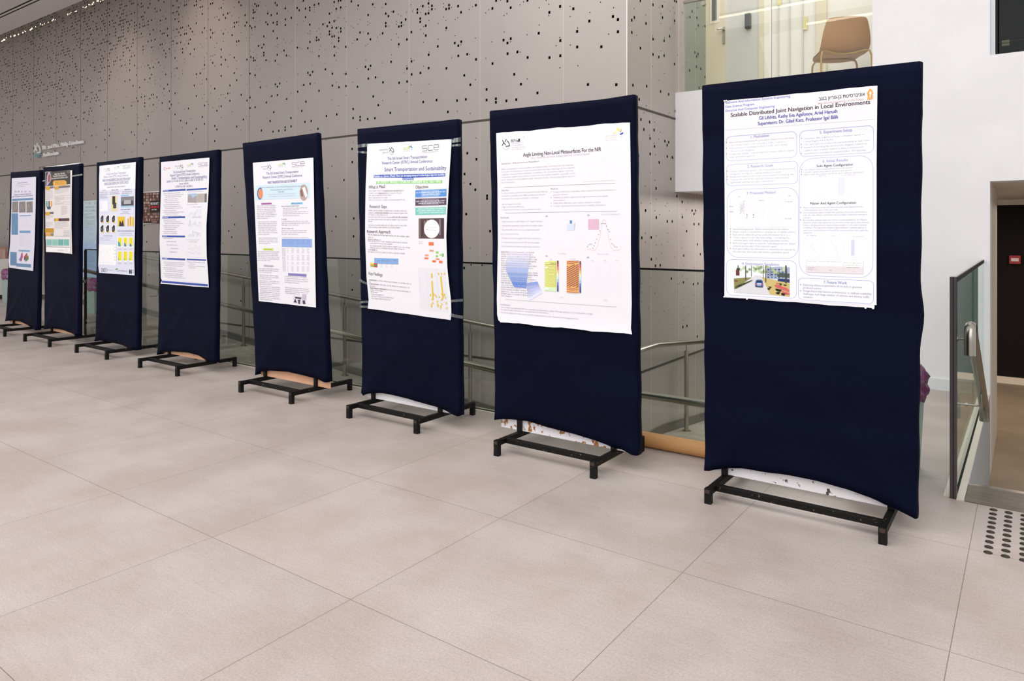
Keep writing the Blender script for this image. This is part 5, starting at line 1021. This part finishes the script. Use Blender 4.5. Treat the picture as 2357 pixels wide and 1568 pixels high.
for a, b, v0 in ((231.5, 251, 444), (254, 279, 443), (282, 308, 442)):
    p.words(a + 5, v0 - 4, b - 5, 11, '6a6e94')
    for i in range(4 if a < 240 else 2): p.words(a, v0 + 1 + i * 4, b - random.random() * 3, 9, 'b0a0ac')
p.rect(231.5, 463, 250, 487, 'f6f7fd'); p.line([(235, 466), (234, 480), (241, 479)], 4, '5f7ed0'); p.line([(238, 466), (242, 469)], 3, '5f6ed0')
p.rect(257.5, 451, 271, 487, 'e6dcae'); p.rect(260.3, 452, 266.5, 471, '3a2c2a'); p.rect(262, 467, 269, 480, '3e4148')
p.rect(279, 449, 298, 452, '9ac8e8'); p.rect(279.3, 453.5, 309.8, 475, '86868e'); p.rect(286, 461, 303, 471.5, 'b4b4ba'); p.poly([(280.5, 465), (285, 461), (286, 461), (286, 472), (281, 472)], '5a5c64'); p.poly([(303, 461), (308, 462), (308.5, 471), (303, 471)], '4a4c54'); p.rect(282, 470.5, 308, 473, '3a3c44'); p.rect(279, 475, 310, 478, 'a9d4ec')
p.words(279, 484, 304, 11, '5a5e84'); p.words(283, 489, 297, 8, 'a4a0b4'); p.words(278, 493, 301, 8, 'a4a0b4')
for i in range(3):
    for j in range(2):
        u, v = 231.5 + i * 13, 494.5 + j * 22.3; p.rect(u, v, u + (9 if i == 0 else 12), v + 19, 'eceef2'); p.poly([(u + 2, v + 7), (u + 6, v + 1), (u + 8.5, v + 3), (u + 8.5, v + 15), (u + 4, v + 18), (u + 2, v + 15)], '2c2c34'); p.poly([(u + 3.5, v + 9), (u + 6, v + 7), (u + 6, v + 14), (u + 4, v + 15)], '6c6c78'); p.poly([(u + 5, v + 19), (u + 9, v + 12), (u + 9, v + 19)], 'e6c33c')
p.rect(272.5, 499, 288, 521, 'e8c43a'); p.poly([(275, 521), (277, 507), (281, 514), (284, 506), (287, 521)], '3c3a3c'); p.rect(292, 499, 310.5, 521, 'e8e4e6'); p.rect(295, 503, 298, 521, 'e0a832'); p.rect(300, 499, 304, 520, 'e0a832'); p.rect(305.5, 500, 310, 521, 'e8c43a')
for i in range(3): p.words(240 if i == 0 else 233, 544 + i * 4.5, 262 - i * 2, 9 if i == 0 else 7, '6a70a0' if i == 0 else 'aaa8bc')
p.words(272, 533, 311, 11, '6a6c88'); p.words(277, 538, 305, 7, 'b4a8b4'); p.words(275, 542, 307, 7, 'b4a8b4')
p.rect(229.5, 563, 269, 609, 'f9f9fd')
for u, v in ((234, 580), (241, 577), (248, 578), (255, 574), (262, 572)): p.line([(u, v - 2), (u, v + 2)], 3, '6c6880')
for i in range(5): p.words(264, 570 + i * 7.5, 268.5, 8, '9c98ac'); p.words(232 + i * 6.5, 605, 235 + i * 6.5, 7, '9c98ac')
for i in range(3):
    for j in range(2):
        u, v = 271.5 + i * 13, 545.5 + j * 32; p.rect(u, v, u + 11.5, v + 25, 'f4f6fb'); p.rect(u + 1.5, v + 1.5, u + 9.5, v + 22, 'f0e02e')
        if j == 0: p.poly([(u + (1.5 if i == 0 else 3), v + 10 + i * 3), (u + (6 if i == 0 else 5), v + 13 + i), (u + 8, v + 22), (u + 2, v + 22)], '4aa8b8' if i == 0 else '3a86c8')
        else: p.poly([(u + 1.5, v + 14), (u + 3.5, v + 18), (u + 5, v + 22), (u + 1.5, v + 22)], 'a8c45a')
        p.words(u + 2, v + 29.5, u + 9, 8, 'c88c94')
for u in (237, 242, 246.5): p.line([(u + 1.8 * math.cos(t), 621.5 + 4 * math.sin(t)) for t in [i * 0.6 for i in range(12)]], 5 if u < 245 else 3, '33343c')
leaf(p, 270, 622, 4, ('b6d48a', '7fb35a', '2f6f80', 'c3dca0', '9ccbe6')); p.words(249, 622, 262, 7, '9a98ac'); p.words(275, 624, 295, 9, '6c6a80')
for u in (300, 303.5): p.disc(u, 625.5, 0.014, '33343c', 14, 0.026)
p.words(307, 623, 310.5, 9, '5a5868'); p.words(307, 628, 310.5, 9, '5a5868')
done(p, 'pale blue poster with yellow pictures, a truck photo and dark nozzle photos')
# ---- seventh board: dark header
p = Poster(BD[7]['yf'] - 0.005, lambda q: 0.004 + 0.003 * math.sin((q[0] + 8) * 4) ** 2)
p.sheet([(105.5, 396), (105.5, 480), (106, 530), (107.5, 578)], [(167.5, 392), (166.5, 450), (166, 520), (167.5, 585)], wave=0.001, mt=mat('poster_paper_warm', 'ece6e6', rough=0.3))
p.rect(106, 397, 163, 429, '4a4644'); p.poly([(108, 429), (109.5, 405), (113, 396.5), (116.5, 396.5), (119, 404), (119, 415), (112, 426)], 'b8aec4'); p.poly([(112, 420), (112.5, 405), (115, 400), (118, 405), (117, 418)], '9a6250')
p.txt('Bridging Gaps in Knowledge', 126.5, 402.8, 150.5, 22, 'ece8e4', 0.01, 1); p.txt('Virtual System Sharing Approach to', 123, 407.8, 154.5, 22, 'ece8e4', 0.01, 1); p.txt('Democratize New Driver Behavior Studies', 120, 413, 157.5, 22, 'ece8e4', 0.01, 1)
p.poly([(123, 420), (125, 416), (150, 415), (154.5, 418), (154.5, 423), (151, 427), (125, 428), (123, 425)], 'e6ac4c'); p.words(128, 421, 150, 12, '8c6430'); p.words(130, 424.5, 148, 12, '8c6430'); p.rect(155, 393, 163, 399, '6c6866')
for a, b, v in ((106, 124.5, 430), (126, 162.5, 429.5), (106, 124.5, 488.5)): p.rect(a, v, b, v + 5, '7a7672'); p.rect(a + 1, v, a + 10, v + 8, 'e0a83c')
p.rect(126, 503, 161, 509.5, '5c4444'); p.rect(127, 503, 136, 509.5, 'e0a83c'); p.rect(138, 504, 141, 508.5, '2c2426')
random.seed(15)
for a, b, v0, n, dv in ((107, 123.5, 440, 8, 2.9), (107, 123.5, 497, 3, 3), (107, 123.5, 513, 4, 3), (127, 161, 437, 4, 3), (127, 150, 455, 4, 3), (127, 161, 470, 1, 3), (142, 157, 476, 8, 2.7), (127, 160, 513, 5, 3)): p.para(a, v0, b, dv, n, 7, 'b4aeb0', rag=0.1)
for v in (433, 451.5, 457, 466.5, 471, 544): p.line([(126.5, v), (162.5, lev(126.5, v, 162.5))], 2, 'a8a29e')
p.rect(107.5, 463, 111, 476, '6fa8a2'); p.rect(113, 463, 116, 476, '6a6864'); p.rect(118, 463, 121.5, 475, 'e6b060'); p.poly([(109, 476), (119, 476), (117, 482), (111, 482)], '4a5a74'); p.rect(105.5, 525.5, 125, 536, 'c8962e'); p.rect(107, 537, 124.5, 543.5, 'e0a44c'); p.rect(118, 537, 124.5, 543, '8a8684')
p.frame(127, 527, 161, 543, 1.5, 'ccc6c6')
for i in range(5): p.words(147, 532 + i * 2.6, 161, 5, '8a8688')
p.rect(106, 547, 163.5, 549, 'f6f4f4')
for i, c in enumerate(('8fc0bc', '8fcab8', '6fb4ae', '7cc0b4')): p.rect(108.5 + i * 13.2, 551, 120.5 + i * 13.2, 565, c)
p.line([(107, 567.5), (163, 570)], 3, '6a6668'); p.rect(107.5, 569.5, 163.5, 580, 'f8f6f6'); p.words(134, 577, 148, 14, 'a8a6aa'); p.words(150, 575, 158, 5, 'b4b2b6'); p.words(150, 578, 158, 5, 'b4b2b6')
p.line([(164, 394), (164, 582)], 5, 'c0b2b2')
o = done(p, 'poster with dark photographic header and orange heading tabs, its right edge rolled white')
k = MB()
for pts in ([(166, 404), (190, 400), (190, 404), (166, 407)], [(98, 416), (106, 414), (106, 417), (98, 418)]):
    W_ = [atY(u, v, BD[7]['yf'] - 0.008) for u, v in pts]; k.quad([(a.x, BD[7]['yf'] - 0.009 - 0.002 * (i % 2), a.z) for i, a in enumerate(W_)][::-1], clear)
k.build('tape', o)
# ---- eighth board
p = Poster(BD[8]['yf'] - 0.005, lambda q: 0.004 + 0.004 * math.sin((q[0] + 8) * 5) ** 2)
p.sheet([(28, 410.5), (27, 480), (24, 560), (20.5, 600), (21.5, 616)], [(84.5, 407), (83.5, 480), (81, 560), (78.5, 600), (77.5, 624)], mt=mat('poster_paper_violet', 'e6e4f4', rough=0.4))
p.rect(29, 458.5, 77.5, 463, '6a94b8'); random.seed(16)
for a, b, v in ((42, 65, 423), (37, 71, 427.5), (44, 60, 430.5)): p.words(a, v, b, 14 if v < 425 else 6, 'aca8b8')
for u in (35, 42, 50, 58, 67): p.words(u, 443, u + 5, 18, '9a98ae')
p.words(34, 450, 74, 11, '5c5a7c'); p.words(29, 454.5, 78, 11, '5c5a7c')
for i in range(3):
    u = 29 + i * 16.5; p.rect(u, 464.5, u + 14.5, 489.5, '8a8280'); p.line([(u + 2, 486), (u + 5, 470), (u + 9, 485), (u + 12, 466)], 8, 'b8b2ae'); p.line([(u + 8, 488), (u + 10, 468)], 6, '5e5654')
p.rect(27.5, 491.5, 43, 540.5, '6c96ba')
for i in range(14): p.words(29, 495.5 + i * 3.3, 42, 5, '466e92')
p.rect(47, 495.5, 72.5, 498, '8ea8c6'); p.rect(46.5, 531, 71, 536.5, '7ea0c4'); p.rect(44.5, 575, 70, 579, '8aa8cc')
for i in range(5): p.line([(50 + i * 4, 505 + (i % 2) * 3), (50 + i * 4, 522)], 2, 'b4b8c8')
p.frame(47, 502, 72, 523, 1, 'ccccdc')
for i in range(8): p.words(45.5, 541 + i * 3.5, 57, 5, 'c2c0cc'); p.words(60, 541 + i * 4, 72, 5, 'c6c4d0')
p.rect(24.5, 580, 40, 610.5, '6c90b4')
for i in range(9): p.words(26, 584 + i * 3.1, 39, 5, '48688c')
for pts, c in (([(47, 600), (50, 585), (53, 580), (54, 590), (51, 602)], 'b0607c'), ([(45, 598), (50, 590), (49, 602)], '8878c0'), ([(56, 592), (61, 584), (64, 583), (63, 594), (58, 598)], 'c04a54'), ([(61, 595), (66, 587), (67, 596), (61, 603)], '5a8a50'), ([(56, 596), (60, 592), (60, 603)], '4a4a70')): p.poly(pts, c)
p.rect(39, 606, 72.5, 613.5, '6c90b4')
done(p, 'pale poster with steel-blue text blocks and three grey photos, farthest on the left')
# ---- posters on the perforated wall
p = Poster(WY - 0.012)
p.sheet([(191, 463), (191, 638)], [(236, 459.3), (236, 634)], mt=mat('poster_pale_cyan', 'd2e4ea', rough=0.4), nx=2, ny=2); random.seed(17)
p.rect(191, 560, 236, 637, 'b3cdf0'); p.rect(191, 520, 236, 560, 'c6dcee')
for u in (195, 203, 217): p.words(u, 470, u + 6, 40, 'a2c6be')
p.words(195, 479, 218, 26, '8fb4c8'); p.words(194, 488, 220, 40, '9cc4da')
for i in range(44): p.words(193, 494 + i * 3.1, 193 + random.choice((8, 20, 24, 26)), 14, '9ab6c6' if i < 20 else '7c9cc6')
done(p, 'pale blue text poster on the perforated wall, partly hidden between two display boards', name='wall_poster')
p = Poster(WY - 0.012)
p.sheet([(329, 442.5), (329, 516.5)], [(376, 438), (376, 513)], mt=mat('poster_edge_white', 'e8e4e2', rough=0.5), nx=2, ny=2)
p.rect(329.5, 444, 375.5, 514.5, '4a3430'); random.seed(18)
for i in range(15):
    for j in range(10):
        u = 331 + i * 3.0; v = 445 + j * 6.5
        if i >= 5 and 3 <= j <= 6: continue
        if i >= 5 and j == 3: continue
        p.rect(u, lev(331, v, u), u + 2.3, lev(331, v, u) + 5.2, random.choice(('a5796a', 'c9aca0', '8a5a4c', 'b89284', '6c5a50', 'd2c2ba', '9c8a80', '7a4a40')))
p.rect(345.5, 463, 375, 488, '201c1c'); p.txt("WE WON'T STOP", 346.5, 472.5, 374.5, 46, 'e8e6e4', 0.02, 1); p.rect(346, 474.5, 375, 479.5, 'a8262c'); p.words(349, 484.5, 361, 22, 'e2e0de', 0.8); p.words(361, 484.3, 363, 22, 'c0303a'); p.rect(350, 510, 361.5, 512, 'c8a0a0')
done(p, "dark portrait-grid poster reading WE WON'T STOP on the perforated wall", name='wall_poster')
